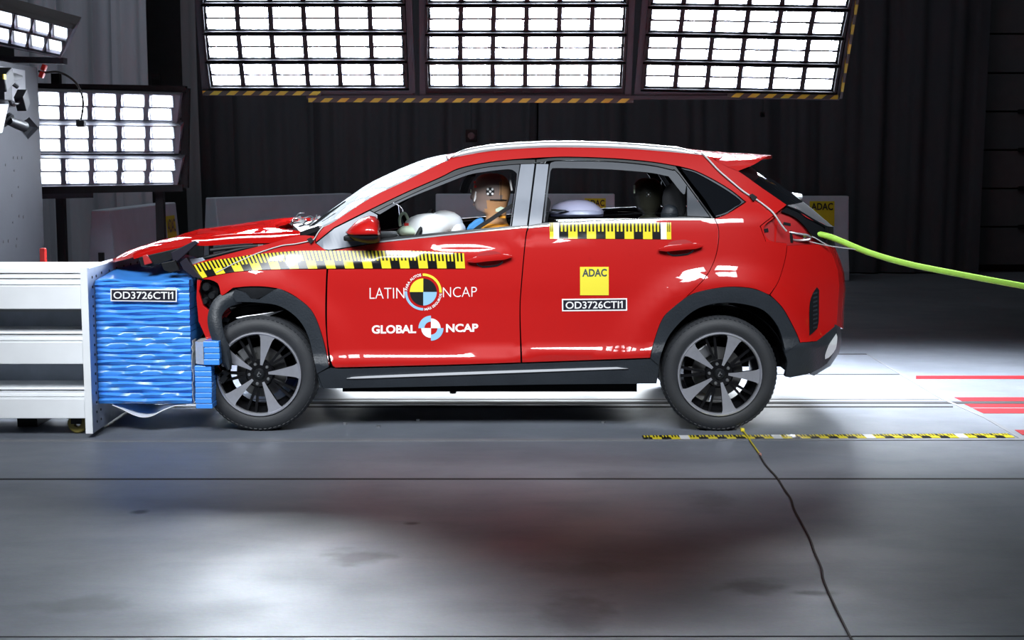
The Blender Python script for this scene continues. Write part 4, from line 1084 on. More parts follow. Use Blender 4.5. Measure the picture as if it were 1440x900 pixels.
# bent strip of cladding torn loose at the front of the arch
q = MB(M['clad'])
ctr = [(338, 416, 11, -.02), (322, 420, 11, -.01), (310, 428, 11, .01), (303, 440, 10, .03), (302, 455, 10, .05), (306, 472, 9.5, .06), (313, 490, 9, .06), (319, 508, 7, .05), (322, 520, 3, .045)]
P = []
pp = openspline([Vector((a, b2, 0)) for a, b2, _, _ in ctr], 4); aa = openspline([Vector((w_, o_, 0)) for _, _, w_, o_ in ctr], 4)
for i, p in enumerate(pp):
    t = (pp[min(i + 1, len(pp) - 1)] - pp[max(i - 1, 0)]).normalized(); n2 = Vector((-t.y, t.x, 0)); w_, o_ = aa[i].x, aa[i].y
    row = []
    for s in (-1, -.4, .3, 1):
        row.append(at_y(p.x + n2.x * w_ * s, p.y + n2.y * w_ * s, -.875 - o_ - .02 * (1 - s * s)))
    P.append(row)
q.sheet(P, (0, .012, 0)); q.build('torn_cladding', car, smooth=True)

# window surrounds
panel('mirror_sail', [(444, 342, c), (470, 321, c), (520, 296, c), (531, 302, c), (532, 337, c), (532, 341, c), (463, 352, c), (456, 351)], M['pillar'], off=-.004, res=0, depth=.03)
panel('window_seal', [(520, 295.5, c), (570, 271.5), (620, 249.5), (645, 237.5), (682, 229.5), (720, 225), (753, 224, c), (752.7, 230, c), (720, 231.5), (682, 235.5), (657, 241.5), (620, 255.5), (570, 277.3), (526, 299, c)], M['seal'], off=-.002, res=0, depth=.03)
panel('window_frame', [(526, 299, c), (570, 277.3), (620, 255.5), (657, 241.5), (682, 235.5), (720, 231.5), (731.5, 231, c), (728, 255), (719, 318, c), (716.5, 318.5, c), (726, 252), (724.5, 242, c), (715, 238.5), (682, 242), (657, 247), (620, 261), (570, 281.5), (534, 302, c)], M['grey'], off=-.006, res=0, depth=.04, step=3)
panel('pillar_trim', [(732, 230.5, c), (752.3, 230, c), (741.5, 317.5, c), (719.5, 318.5, c), (727, 262)], M['pillar'], off=-.003, res=0, depth=.03)
panel('pillar_trim', [(754, 230, c), (772, 230.5, c), (765, 290), (762, 315, c), (743, 317.5, c)], M['pillar'], off=-.003, res=0, depth=.03)
panel('window_seal', [(754, 224, c), (780, 221.5), (815, 221.5), (865, 223.5), (915, 228), (950, 233.5, c), (957, 243), (1004, 307, c), (1000, 306.5, c), (955, 245), (946, 239, c), (915, 232.5), (865, 227.5), (815, 226), (780, 226), (754, 229.5, c)], M['seal'], off=-.002, res=0, depth=.03)
panel('window_frame', [(773, 230.5, c), (780, 226.5), (815, 226.5), (865, 228), (915, 233), (946, 239.5, c), (955, 245.5), (999, 305.5, c), (966, 304, c), (965.5, 262), (961.5, 274), (940, 248.5, c), (915, 243.5), (877, 240), (840, 238), (777, 237), (774.5, 241, c), (766.5, 312.5, c), (763.5, 313, c), (767, 275)], M['grey'], off=-.006, res=0, depth=.04, step=3)
panel('belt_strip', [(532, 336.5, c), (620, 327), (719, 318, c), (742, 316.5, c), (742, 320.3, c), (720, 322), (620, 332), (532, 341.3, c)], M['seal'], off=-.002, inset=0, res=0, depth=.03)
panel('belt_strip', [(743.5, 317, c), (766, 313.5), (840, 310), (962, 305), (1004, 307, c), (1004.5, 309, c), (940, 309.5), (840, 313.3), (772, 318), (743, 320.8, c)], M['seal'], off=-.002, inset=0, res=0, depth=.03)
panel('belt_chrome', [(532, 339.3, c), (620, 330), (742, 318.3, c), (742, 320.2, c), (720, 322), (620, 332), (532, 341.2, c)], M['silver'], off=.002, inset=0, res=0, depth=.008)
panel('belt_chrome', [(743.5, 319, c), (772, 316), (840, 311.6), (940, 307.8), (1004, 307.5, c), (1004.5, 309, c), (940, 309.5), (840, 313.3), (772, 318), (743, 320.8, c)], M['silver'], off=.002, inset=0, res=0, depth=.008)
panel('quarter_glass', [(956, 235.5, c), (977, 240.5), (1002, 252.5), (1027, 267.5), (1048, 284, c), (1037, 291), (1020, 301.5), (1006, 305.5, c), (991, 281), (972, 257)], M['dark_glass'], off=-.010, depth=.012)
panel('quarter_seal', [(957, 235.5, c), (977, 240.5), (1002, 252.5), (1027, 267.5), (1048, 284, c), (1037, 291), (1020, 301.5), (1006, 305.5, c), (1006.5, 303, c), (1020, 298.5), (1034, 290), (1042, 284), (1024, 269.5), (1000, 255), (977, 243), (962, 239, c)], M['grey'], off=-.002, res=0, depth=.012)
# half lowered rear window pane
panel('window_pane', [(767, 297, c), (840, 295.5), (962, 301, c), (962, 309, c), (840, 313), (765, 317, c)], M['glass'], off=-.028, res=0, depth=.004, mirror=False, label='half lowered side window pane')
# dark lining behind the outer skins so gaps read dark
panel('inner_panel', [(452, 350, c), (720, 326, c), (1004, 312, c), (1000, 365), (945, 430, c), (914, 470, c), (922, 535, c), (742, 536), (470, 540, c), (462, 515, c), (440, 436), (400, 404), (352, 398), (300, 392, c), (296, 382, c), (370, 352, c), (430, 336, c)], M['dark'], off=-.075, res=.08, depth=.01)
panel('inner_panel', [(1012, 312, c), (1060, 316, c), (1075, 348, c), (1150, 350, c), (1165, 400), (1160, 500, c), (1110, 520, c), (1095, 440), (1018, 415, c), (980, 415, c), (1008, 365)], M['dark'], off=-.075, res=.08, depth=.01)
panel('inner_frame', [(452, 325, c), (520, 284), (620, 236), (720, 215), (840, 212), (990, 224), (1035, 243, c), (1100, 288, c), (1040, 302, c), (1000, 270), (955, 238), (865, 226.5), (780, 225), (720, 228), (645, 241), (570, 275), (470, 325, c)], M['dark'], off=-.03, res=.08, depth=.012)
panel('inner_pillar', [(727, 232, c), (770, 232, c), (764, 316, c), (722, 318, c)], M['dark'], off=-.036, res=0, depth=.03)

# tail lamp opening: bare red metal set back, black ends of the tailgate
panel('lamp_recess', [(1107, 287, c), (1090, 299, c), (1067, 318, c), (1075, 341, c), (1107, 347, c), (1165, 345, c), (1164, 318, c), (1135, 300)], M['red_in'], off=-.045, res=.04, depth=.012)
panel('recess_lip', [(1069, 318, c), (1092, 300, c), (1094, 303, c), (1075, 319), (1082, 337), (1107, 342, c), (1107, 346, c), (1077, 340, c)], M['red'], off=-.012, res=0, depth=.03, mirror=False)
for poly, m_, of in (([(1102, 312, c), (1112, 314, c), (1112, 318, c), (1101, 316, c)], 'black', -.043), ([(1073, 322, c), (1080, 321, c), (1081, 326, c), (1075, 327, c)], 'black', -.04), ([(1089, 304, c), (1094, 308, c), (1091, 340, c), (1089, 340, c)], 'red', -.042)):
    panel('recess_detail', poly, M[m_], off=of, res=0, depth=.005, mirror=False, inset=0)
panel('tailgate_edge', [(1107, 289, c), (1122, 293), (1150, 311), (1164, 317, c), (1164, 341, c), (1152, 340), (1141, 331), (1131, 318), (1116, 305), (1098, 298, c)], M['dark'], off=-.02, res=0, depth=.05)
panel('tailgate_edge', [(1117, 291, c), (1131, 300), (1146, 308), (1160, 315, c), (1162, 320, c), (1148, 313), (1132, 305)], M['red_in'], off=-.012, res=0, depth=.02, mirror=False)

# ---- lofts across the car
def loft(name, near, centre, m, ny=14, thick=(0, 0, -.012), yin=0.0, power=2.0, noise=None, nearpts=None, label=None, smooth=True, auto=50):
    """near: picture points on the near body side; centre: picture points on the middle line; mirrored across"""
    NP = nearpts if nearpts else [side(u, v) for u, v in near]
    CP = [at_y(u, v, 0) if not isinstance(v, Vector) else v for u, v in centre]
    P = []
    for n_, c_ in zip(NP, CP):
        row = []
        for j in range(2 * ny + 1):
            s = j / ny - 1; a = abs(s) ** power
            p = Vector((c_.x + (n_.x - c_.x) * a, s * (-n_.y), c_.z + (n_.z - c_.z) * a))
            if noise: p += noise(p, s)
            row.append(p)
        P.append(row)
    q = MB(m); q.sheet(P, thick); return q.build(name, car, smooth=smooth, label=label, auto=auto)
def resample(pts, n):
    P = openspline([Vector((u, v, 0)) for u, v in pts], 12)
    L = [0]
    for a, b2 in zip(P, P[1:]): L.append(L[-1] + (b2 - a).length)
    out = []; k = 0
    for i in range(n):
        d = L[-1] * i / (n - 1)
        while k < len(L) - 2 and L[k + 1] < d: k += 1
        t = (d - L[k]) / max(1e-9, L[k + 1] - L[k]); p = P[k].lerp(P[k + 1], t); out.append((p.x, p.y))
    return out
# windscreen
wn = resample([(452, 318), (470, 309.5), (520, 277.5), (570, 253), (606, 235), (629, 224.5)], 16)
wc = resample([(446, 312), (466, 296), (495, 275), (520, 258), (557, 240), (600, 223), (629, 217)], 16)
loft('windscreen', wn, wc, M['wind'], label='crazed pale windscreen', power=2.2)
rn = resample([(631, 223.5), (670, 215.5), (720, 210), (780, 207.5), (865, 208.5), (927, 212.5), (990, 218.5), (1012, 222)], 18)
rc = resample([(629, 217), (670, 209), (720, 204), (780, 201), (865, 201.5), (927, 205), (990, 212), (1012, 214)], 18)
loft('roof_panel', rn, rc, M['red'], power=2.4)
sn = [side(u, v) + Vector((0, dy, 0)) for u, v, dy in ((1006, 224.5, .0), (1020, 226, .01), (1045, 225.5, .02), (1066, 222.5, .04), (1079, 219, .07))]
sc_ = [(1006, 213), (1020, 214.5), (1045, 215.5), (1066, 217), (1079, 218)]
loft('spoiler', None, sc_, M['red'], nearpts=sn, power=2.5, thick=(0, 0, -.02))
# near end cheek of the spoiler
for sg in (1, -1):
    q = MB(M['red']); pl = [side(u, v) for u, v in ((1006, 225), (1020, 226.5), (1045, 226), (1066, 223), (1079, 219.5), (1060, 231.5), (1038, 240.5), (1022, 234))]
    q.prism([Vector((p.x, p.y * sg + (-.004 * sg), p.z)) for p in pl], (0, .06 * sg, 0)); q.build('spoiler_cheek', car)
# rear glass, tailgate, bumper across the back
tn = [side(u, v) for u, v in ((1038, 240.5), (1072, 264.5), (1107, 288.5), (1125, 296), (1148, 310), (1163, 318))]
tc_ = [(1052, 233), (1090, 257), (1122, 281), (1134, 291), (1152, 307), (1163, 316.5)]
loft('rear_glass', None, tc_[:3], M['dark_glass'], nearpts=tn[:3], power=2.2, thick=(-.01, 0, -.006))
loft('tailgate', None, tc_[2:] + [(1163, 330), (1166, 344)], M['dark'], nearpts=tn[2:] + [side(1163, 330), side(1164, 344)], power=2.2, thick=(-.012, 0, -.004))
bn = [side(u, v) for u, v in ((1162, 342.5), (1172, 362), (1178, 380), (1180, 402), (1178, 428), (1176.5, 457))]
loft('bumper_skin', None, [(1162, 342), (1170, 362), (1176, 380), (1178, 402), (1176, 428), (1175, 457)], M['red'], nearpts=bn, power=2.6, thick=(-.015, 0, 0))
bn = [side(u, v, .01) for u, v in ((1176.5, 457), (1178, 470), (1175, 490), (1163, 511), (1140, 525))]
loft('bumper_valance', None, [(1170, 457), (1171, 470), (1167, 489), (1154, 506), (1130, 517)], M['clad'], nearpts=bn, power=2.6, thick=(-.015, 0, .004))
q = MB(M['bulb']); p = at_y(1118, 277, .05); q.rings([[p + Vector((k * .02, .02 * math.cos(a) * (1.2 - k * .15) * 2, .022 * math.sin(a) * (1.2 - k * .15))) for a in [i * math.pi / 5 for i in range(10)]] for k in (-1, 0, 1, 2)]); q.build('rear_lens', car, smooth=True)

# roof rails
for sg in (1, -1):
    pts = [side(u, v, .0) for u, v in ((632, 221.5), (650, 215.5), (680, 209.5), (720, 205.5), (780, 203), (865, 204.5), (927, 209), (960, 212.5), (992, 218.5))]
    pts = openspline([Vector((p.x, (p.y + .02) * sg, p.z)) for p in pts], 5)
    rings = []
    for i, p in enumerate(pts):
        t = i / (len(pts) - 1); k = min(1, 6 * t + .15, 6 * (1 - t) + .15)
        h = .017 * k; w_ = .018
        rings.append([p + Vector((0, a * w_, b2 * h)) for a, b2 in ((-1, -1), (-1.15, .1), (-.7, .9), (0, 1.2), (.8, 1), (1, -1))])
    q = MB(M['silver']); q.rings(rings); q.build('roof_rail', car, smooth=True, auto=60)

# bonnet: pushed up and buckled
hn = [(188, 359.5), (205, 355), (222, 351), (253, 347), (272, 340.5), (290, 341), (320, 339), (345, 337.5), (383, 337), (405, 334), (422, 330.5)]
hc = [(183, 358), (203, 347), (222, 340), (250, 331), (270, 326.5), (288, 324), (317, 319.5), (342, 316), (372, 312.5), (392, 311), (400, 312)]
HN = [at_y(u, v, -.80) for u, v in hn]; HC = [at_y(u, v, -.05) for u, v in hc]
hr = [(188, 357), (205, 351), (222, 345), (253, 338), (272, 333.5), (290, 333), (320, 329.5), (345, 328), (383, 327), (405, 325), (422, 325)]
HR = [at_y(u, v, -.785) for u, v in hr]
def crumple(p, s):
    k = max(0, min(1, (-1.35 - p.x) / .7))
    return Vector((0, 0, .008 * k * math.sin(9 * p.x + 4 * s) * (1 - abs(s)) + .0016 * math.sin(23 * p.x - 9 * s) * k * (1 - s * s)))
P = []
for n_, r_, c_ in zip(HN, HR, HC):
    row = []
    for j in range(25):
        s = j / 12 - 1; a = abs(s) ** 6
        row.append(Vector((c_.x + (r_.x - c_.x) * a, s * .785, c_.z + (r_.z - c_.z) * a)) + crumple(c_, s))
    row = [n_, n_.lerp(r_, .55) + Vector((0, -.004, 0)), n_.lerp(r_, .88)] + row + [Vector((p.x, -p.y, p.z)) for p in (n_.lerp(r_, .88), n_.lerp(r_, .55) + Vector((0, -.004, 0)), n_)]
    P.append(row)
P2 = []
for i in range(len(P) - 1):
    for q_ in range(3):
        t = q_ / 3; P2.append([a.lerp(b2, t) for a, b2 in zip(P[i], P[i + 1])])
P2.append(P[-1])
q = MB(M['red']); q.mats = [M['red_dull']]; q.sheet(P2, (0, 0, -.02)); q.build('bonnet', car, smooth=True, label='buckled red bonnet', auto=35)
# folded front corner of the bonnet
q = MB(M['red']); pl = [(188, 359.5), (222, 350.5), (253, 346.5), (272, 340.5), (262, 335), (240, 341), (210, 352)]
q.prism([at_y(u, v, -.80) for u, v in pl], (0, .06, -.01)); q.build('bonnet_fold', car)

# engine bay wreckage: dark beams, lamp unit, hoses
rnd = random.Random(11)
q = MB(M['dark']); q.box((-1.60, 0, .66), (.46, 1.1, .5)); q.box((-1.55, 0, .95), (.55, 1.2, .08)); q.build('engine_block', car, bevel=.03)
def shard(name, pts, y, m, dy=.05, lift=0):
    q = MB(M[m]); q.prism([at_y(u, v, y) for u, v in pts], (0, dy, lift)); return q.build(name, car, bevel=.004)
shard('broken_trim', [(195, 362), (250, 349), (276, 340), (266, 350), (240, 366), (214, 374), (198, 375)], -.84, 'black', .10)
shard('broken_trim', [(240, 355), (274, 338), (279, 341), (256, 362), (244, 372)], -.90, 'label_dark', .03)
shard('broken_trim', [(226, 370), (246, 366), (252, 380), (240, 384), (230, 380)], -.93, 'black', .04)
shard('broken_trim', [(252, 368), (262, 362), (272, 378), (284, 392), (272, 390), (258, 380)], -.88, 'label_dark', .05)
shard('broken_trim', [(256, 366), (285, 362), (290, 368), (268, 373)], -.80, 'plate', .03)
shard('broken_trim', [(200, 360), (206, 358), (214, 370), (203, 373)], -.90, 'red_in', .02)
shard('headlamp_housing', [(279, 398), (290, 392), (302, 396), (308, 408), (306, 422), (296, 434), (284, 430), (278, 416)], -.80, 'gloss_black', .12)
for u, v, r in ((290, 404, .028), (298, 416, .024), (288, 424, .02)):
    q = MB(M['black']); p = at_y(u, v, -.83); q.tube([p + Vector((0, .05, 0)), p, p - Vector((0, .01, 0))], [r, r, r * .7], 12); q.build('lamp_bulb', car, smooth=True)
shard('fender_corner', [(277, 393), (283, 393), (280, 410), (286, 430), (298, 440), (294, 455), (302, 480), (290, 477), (279, 452), (276, 420)], -.86, 'red', .03)
shard('fender_corner', [(308, 432), (320, 430), (325, 438), (314, 452), (309, 444)], -.80, 'red_in', .02)
shard('splash_shield', [(330, 447), (345, 444), (375, 440), (402, 435), (380, 444), (345, 456), (341, 451)], -.80, 'steel', .12)
shard('splash_shield', [(316, 434), (335, 431), (368, 430), (405, 434), (376, 440), (336, 448), (322, 450)], -.72, 'black', .2)
for k in range(9):
    u, v = rnd.uniform(306, 326), rnd.uniform(448, 462); p = at_y(u, v, -.78)
    q = MB(M['black']); q.box(p, (rnd.uniform(.02, .05), .04, rnd.uniform(.02, .05)), Matrix.Rotation(rnd.uniform(-1, 1), 3, 'Y')); q.build('broken_clip', car)
for k in range(7):
    u, v = rnd.uniform(307, 326), rnd.uniform(514, 536); p = at_y(u, v, -.885)
    q = MB(M[('black', 'black', 'steel', 'black', 'red_in')[k % 5]]); q.box(p, (rnd.uniform(.02, .05), .03, rnd.uniform(.02, .045)), Matrix.Rotation(rnd.uniform(-1, 1), 3, 'Y')); q.build('broken_clip', car)
for pts in ([(196, 366), (215, 358), (240, 360), (262, 352)], [(232, 356), (244, 372), (250, 380)], [(272, 366), (300, 360), (340, 350), (380, 343)], [(296, 352), (330, 348), (366, 345)]):
    q = MB(M['black']); q.tube(openspline([at_y(u, v, -.78) for u, v in pts]), .012, 8); q.build('hose', car, smooth=True)
q = MB(M['steel']); q.box(at_y(367, 346, -.8), (.03, .03, .02)); q.build('hinge_bolt', car)
# cowl: torn wiper, glass bits and loose strands at the foot of the windscreen
q = MB(M['black']); q.tube([at_y(436, 322, -.55), at_y(452, 308, -.50), at_y(486, 284, -.42)], [.016, .012, .008], 8); q.build('wiper', car, smooth=True)
q = MB(M['black']); P4 = [at_y(422, 326, -.76), at_y(470, 310, -.72), at_y(462, 306, -.2), at_y(412, 316, -.2)]; q.hexa(P4, [p - Vector((0, 0, .03)) for p in P4]); q.build('cowl_panel', car)
shard('cowl_shield', [(452, 312), (470, 300), (490, 294), (478, 303), (462, 313)], -.62, 'black', .03)
for k in range(11):
    u, v = rnd.uniform(404, 440), rnd.uniform(306, 321); y = rnd.uniform(-.6, -.2)
    p = at_y(u, v, y); pts = [p]
    for _ in range(4):
        p = p + Vector((rnd.uniform(-.02, .045), rnd.uniform(-.03, .03), rnd.uniform(-.018, .025))); pts.append(p)
    q = MB(M['strand'] if k % 3 else M['seal']); q.tube(openspline(pts, 3), rnd.uniform(.0025, .005), 6); q.build('loose_strand', car, smooth=True)
for k in range(8):
    u, v = rnd.uniform(412, 446), rnd.uniform(306, 320); p = at_y(u, v, rnd.uniform(-.6, -.3)); s = rnd.uniform(.015, .035)
    q = MB(M['shard']); q.add([p, p + Vector((s, .01, s * .6)), p + Vector((s * 1.4, 0, -s * .4)), p + Vector((s * .6, .012, .0))], [(0, 1, 2), (0, 2, 3), (0, 3, 1), (1, 3, 2)]); q.build('glass_shard', car)

# underbody, bulkhead, wheel tubs
q = MB(M['dark']); q.box(((AX_F + AX_R) / 2, 0, .27), (1.75, 1.5, .10)); q.build('floor_pan', car)
q = MB(M['dark']); q.box((AX_R + .22, 0, .40), (.80, 1.1, .12)); q.build('boot_floor', car)
q = MB(M['dark']); q.box((AX_F + .45, 0, .70), (.06, 1.45, .72)); q.build('bulkhead', car)
for ax in (AX_F, AX_R):
    for sg in (-1, 1):
        q = MB(M['dark']); vs = []; n = 16
        P = [[(ax + .41 * math.cos(math.pi * i / n), sg * y, WR + .40 * math.sin(math.pi * i / n)) for y in (.80, .50)] for i in range(0, n + 1)]
        q.sheet(P, (0, 0, .006)); 
        q.add([(ax + .41 * math.cos(math.pi * i / n), sg * .50, WR + .40 * math.sin(math.pi * i / n)) for i in range(n + 1)], [tuple(range(n + 1))])
        q.build('wheel_tub', car, fix=False)
    q = MB(M['black']); q.tube([(ax, -.6, WR), (ax, .6, WR)], .035, 10); q.build('axle', car, smooth=True)
q = MB(M['black']); q.box((AX_F + .15, -.1, .33), (.5, .7, .18)); q.build('gearbox', car, bevel=.03)
q = MB(M['steel']); q.tube(openspline([(AX_F + .3, .1, .24), (0, .12, .2), (.6, .15, .22), (AX_R - .1, .3, .26)]), .03, 10); q.build('exhaust_pipe', car, smooth=True)
p = at_y(637, 553, -.3); q = MB(M['black']); q.tube([p + Vector((0, 0, .07)), p], [.03, .02], 8); q.build('underbody_plug', car)

# ---- wheels
def wheel(ax, sg, spin, wob=0.0):
    w = bpy.data.objects.new('wheel', None); COL.objects.link(w); w.location = (ax, 0, 0); put(w, car)
    yc = sg * (YW + .108); C = (0, 0, 0)
    W2 = .108; rr = .248
    q = MB(M['tyre'])
    q.lathe_y([(rr - .012, -W2 + .03), (rr, -W2 + .012), (rr + .012, -W2 + .001), (rr + .045, -W2 - .004), (WR - .026, -W2 + .006), (WR - .010, -W2 + .020), (WR - .002, -W2 + .036), (WR, -W2 + .06), (WR, -.028), (WR - .008, -.027), (WR - .008, -.021), (WR, -.020), (WR, .020), (WR - .008, .021), (WR - .008, .027), (WR, .028), (WR, W2 - .06), (WR - .010, W2 - .020), (WR - .026, W2 - .006), (rr + .045, W2 + .004), (rr, W2 - .012), (rr - .012, W2 - .03)], C, 72, close=True)
    objs = [q.build('tyre', None, smooth=True, auto=50)]
    q = MB(M['tyre'])
    for k in range(72):                                      # shoulder blocks
        a = 2 * math.pi * k / 72
        for s in (-1, 1):
            m_ = Matrix.Rotation(-a, 3, 'Y')
            q.box(m_ @ Vector((WR - .012, s * (W2 - .028), 0)), (.012, .030, .016), m_ @ Matrix.Rotation(s * .5, 3, 'Z'))
    objs.append(q.build('tread_blocks', None)); objs[-1]['kind'] = 'stuff'
    q = MB(M['gloss_black']); q.lathe_y([(.232, -W2 + .028), (.226, -W2 + .05), (.205, -.03), (.198, .06), (.22, .09), (.24, W2 - .02)], C, 48); objs.append(q.build('rim_barrel', None, smooth=True))
    q = MB(M['alloy']); q.lathe_y([(.250, -W2 + .010), (.247, -W2 - .003), (.240, -W2 - .004), (.233, -W2 + .004), (.232, -W2 + .03), (.245, -W2 + .03)], C, 64, close=True); objs.append(q.build('rim_lip', None, smooth=True, auto=35))
    yf = -W2 + .004
    for k in range(5):
        a0 = spin + k * 2 * math.pi / 5
        def pt(r, t, y): return Vector((r * math.cos(a0) - t * math.sin(a0), y, r * math.sin(a0) + t * math.cos(a0)))
        prof = [(.052, .007), (.10, .014), (.15, .023), (.195, .032), (.214, .037), (.228, .046), (.237, .060)]
        f = [pt(math.sqrt(max(0, r * r)), h, yf + .022 * max(0, 1 - r / .2)) for r, h in prof] + [pt(r, -h, yf + .022 * max(0, 1 - r / .2)) for r, h in reversed(prof)]
        bk = [p + Vector((0, .03, 0)) for p in f]; n = len(f)
        q = MB(M['alloy'], M['gloss_black']); q.add(f + bk, [])
        m2 = len(prof)
        for i in range(m2 - 1):
            q.use(0); q.f.append((i, i + 1, n - 2 - i, n - 1 - i)); q.mi.append(0)
        q.f += [(i, i + n, (i + 1) % n + n, (i + 1) % n) for i in range(n)]; q.mi += [1] * n
        objs.append(q.build('spoke', None, label='silver wedge spoke'))
        a1 = a0 + math.pi / 5
        q = MB(M['gloss_black'])
        for s in (-.11, .11):
            def pb_(r, t, y): return Vector((r * math.cos(a1 + s * r / .22) - t * math.sin(a1 + s * r / .22), y, r * math.sin(a1 + s * r / .22) + t * math.cos(a1 + s * r / .22)))
            f = [pb_(.05, .008, yf + .03), pb_(.232, .007, yf + .02), pb_(.232, -.007, yf + .02), pb_(.05, -.008, yf + .03)]
            q.hexa(f, [p + Vector((0, .03, 0)) for p in f])
        objs.append(q.build('thin_spoke', None, label='black twin spoke'))
        ab = a0 + math.pi / 5
        q = MB(M['steel']); p = Vector((.060 * math.cos(ab), yf + .014, .060 * math.sin(ab))); q.tube([p + Vector((0, .02, 0)), p, p - Vector((0, .004, 0))], [.0105, .0105, .007], 8)
        objs.append(q.build('wheel_bolt', None, smooth=True))
    q = MB(M['gloss_black']); q.lathe_y([(.001, yf + .012), (.075, yf + .018), (.085, yf + .03), (.085, yf + .06)], C, 32); objs.append(q.build('hub', None, smooth=True))
    q = MB(M['black']); q.lathe_y([(.0005, yf - .002), (.026, yf - .001), (.033, yf + .006), (.034, yf + .02)], C, 28); objs.append(q.build('hub_cap', None, smooth=True))
    q = MB(M['steel']); q.box((-.004, yf - .0025, .004), (.006, .002, .026), Matrix.Rotation(.5, 3, 'Y')); q.box((.006, yf - .0025, .004), (.016, .002, .004), Matrix.Rotation(.5, 3, 'Y')); q.box((-.004, yf - .0025, -.012), (.012, .002, .004)); objs.append(q.build('cap_mark', None))
    q = MB(M['disc']); q.lathe_y([(.04, .0), (.15, .0), (.15, .022), (.04, .022)], C, 40, close=True); objs.append(q.build('brake_disc', None, smooth=True))
    q = MB(M['steel']); q.box((.145 * math.cos(2.2), -.004, .145 * math.sin(2.2)), (.09, .05, .07), Matrix.Rotation(-2.2 + math.pi / 2, 3, 'Y')); objs.append(q.build('brake_caliper', None, bevel=.008))
    M4 = Matrix.Translation((ax, yc, WR)) @ (Matrix.Rotation(math.pi, 4, 'Z') if sg < 0 else Matrix.Identity(4))
    for o in objs:
        o.matrix_basis = M4 @ o.matrix_basis; put(o, w)
    return w
wheel(AX_R, 1, R(-3)); wheel(AX_F, 1, R(5)); wheel(AX_R, -1, R(20)); wheel(AX_F, -1, R(40))

# ---- door handles, mirror
def handle(u0, u1, v, dv):
    n = 12; rings = []
    for i in range(n + 1):
        t = i / n; u = u0 + (u1 - u0) * t; vv = v + dv * t - 1.2 * math.sin(math.pi * t)
        h = 4.2 * min(1, .35 + 3.5 * t, .35 + 3.5 * (1 - t)); of = .012 + .030 * math.sin(math.pi * (.12 + .76 * t))
        p = side(u, vv, .0); k = h / 239.0
        rings.append([p + Vector((0, -of - a * .010, b2 * k)) for a, b2 in ((-1, -.8), (.6, -1), (1, -.2), (.7, .8), (-1, 1))])
    for sg in (1, -1):
        q = MB(M['red']); q.rings([[Vector((p.x, p.y * sg, p.z)) for p in r] for r in rings]); q.build('door_handle', car, smooth=True, auto=50)
handle(657, 720, 366.5, -6.5); handle(926, 988, 350.5, -5.5)
for cu, cv in ((688, 364), (956, 348)):
    panel('handle_recess', [(cu - 17, cv - 5, c), (cu - 10, cv - 9), (cu + 8, cv - 11), (cu + 18, cv - 7, c), (cu + 18, cv + 4, c), (cu + 11, cv + 9), (cu - 10, cv + 11), (cu - 17, cv + 7, c)], M['red_in'], off=.0015, res=0, depth=.003, inset=0)
    panel('recess_edge', [(cu - 17, cv + 6, c), (cu - 10, cv + 10), (cu + 11, cv + 8), (cu + 19, cv + 3, c), (cu + 19.5, cv + 5, c), (cu + 12, cv + 10.3), (cu - 10, cv + 12.3), (cu - 18, cv + 7.5, c)], M['chrome'], off=.003, res=0, depth=.002, inset=0)
def mirror_shell(sg):
    # cross-sections of the wing mirror along x, widths out from the body
    top = [(483, 327), (488, 322), (497, 313.5), (507, 307.5), (517, 304.5), (525, 306), (530, 312), (532, 326)]
    mid = [(483, 328), (489, 331), (497, 331.5), (507, 331.5), (517, 331.3), (525, 331), (531, 331), (532.4, 331)]
    bot = [(483, 329), (489, 335), (497, 339.5), (507, 342.5), (517, 344), (525, 343.7), (530, 342.5), (532, 340)]
    depth = [.03, .09, .14, .17, .185, .185, .18, .17]
    for nm, A_, B2, m_ in (('mirror_cap', top, mid, 'red'), ('mirror_base', mid, bot, 'black')):
        rings = []
        for (ta, tb, d) in zip(A_, B2, depth):
            a = at_y(*ta, -1.0); b2 = at_y(*tb, -1.0); y0 = -.87
            r = []
            for k in range(9):
                an = math.pi * k / 8; s = .5 - .5 * math.cos(an)
                z = a.z + (b2.z - a.z) * s; r.append(Vector((a.x + (b2.x - a.x) * s, y0 - d * (math.sin(an) ** .6 * .35 + .65 * (s if nm == 'mirror_cap' else 1 - s) ** .5), z)))
            r.append(Vector((b2.x, y0 + .01, b2.z))); r.append(Vector((a.x, y0 + .01, a.z)))
            rings.append([Vector((p.x, p.y * sg, p.z)) for p in r])
        q = MB(M[m_ if sg > 0 else 'black']); q.rings(rings); q.build(nm, car, smooth=True, auto=60)
mirror_shell(1); mirror_shell(-1)
for sg in (1, -1):
    q = MB(M['black']); p = at_y(500, 334, -.84); q.box((p.x, (p.y - .03) * sg, p.z), (.12, .12, .03)); q.build('mirror_foot', car, bevel=.008)

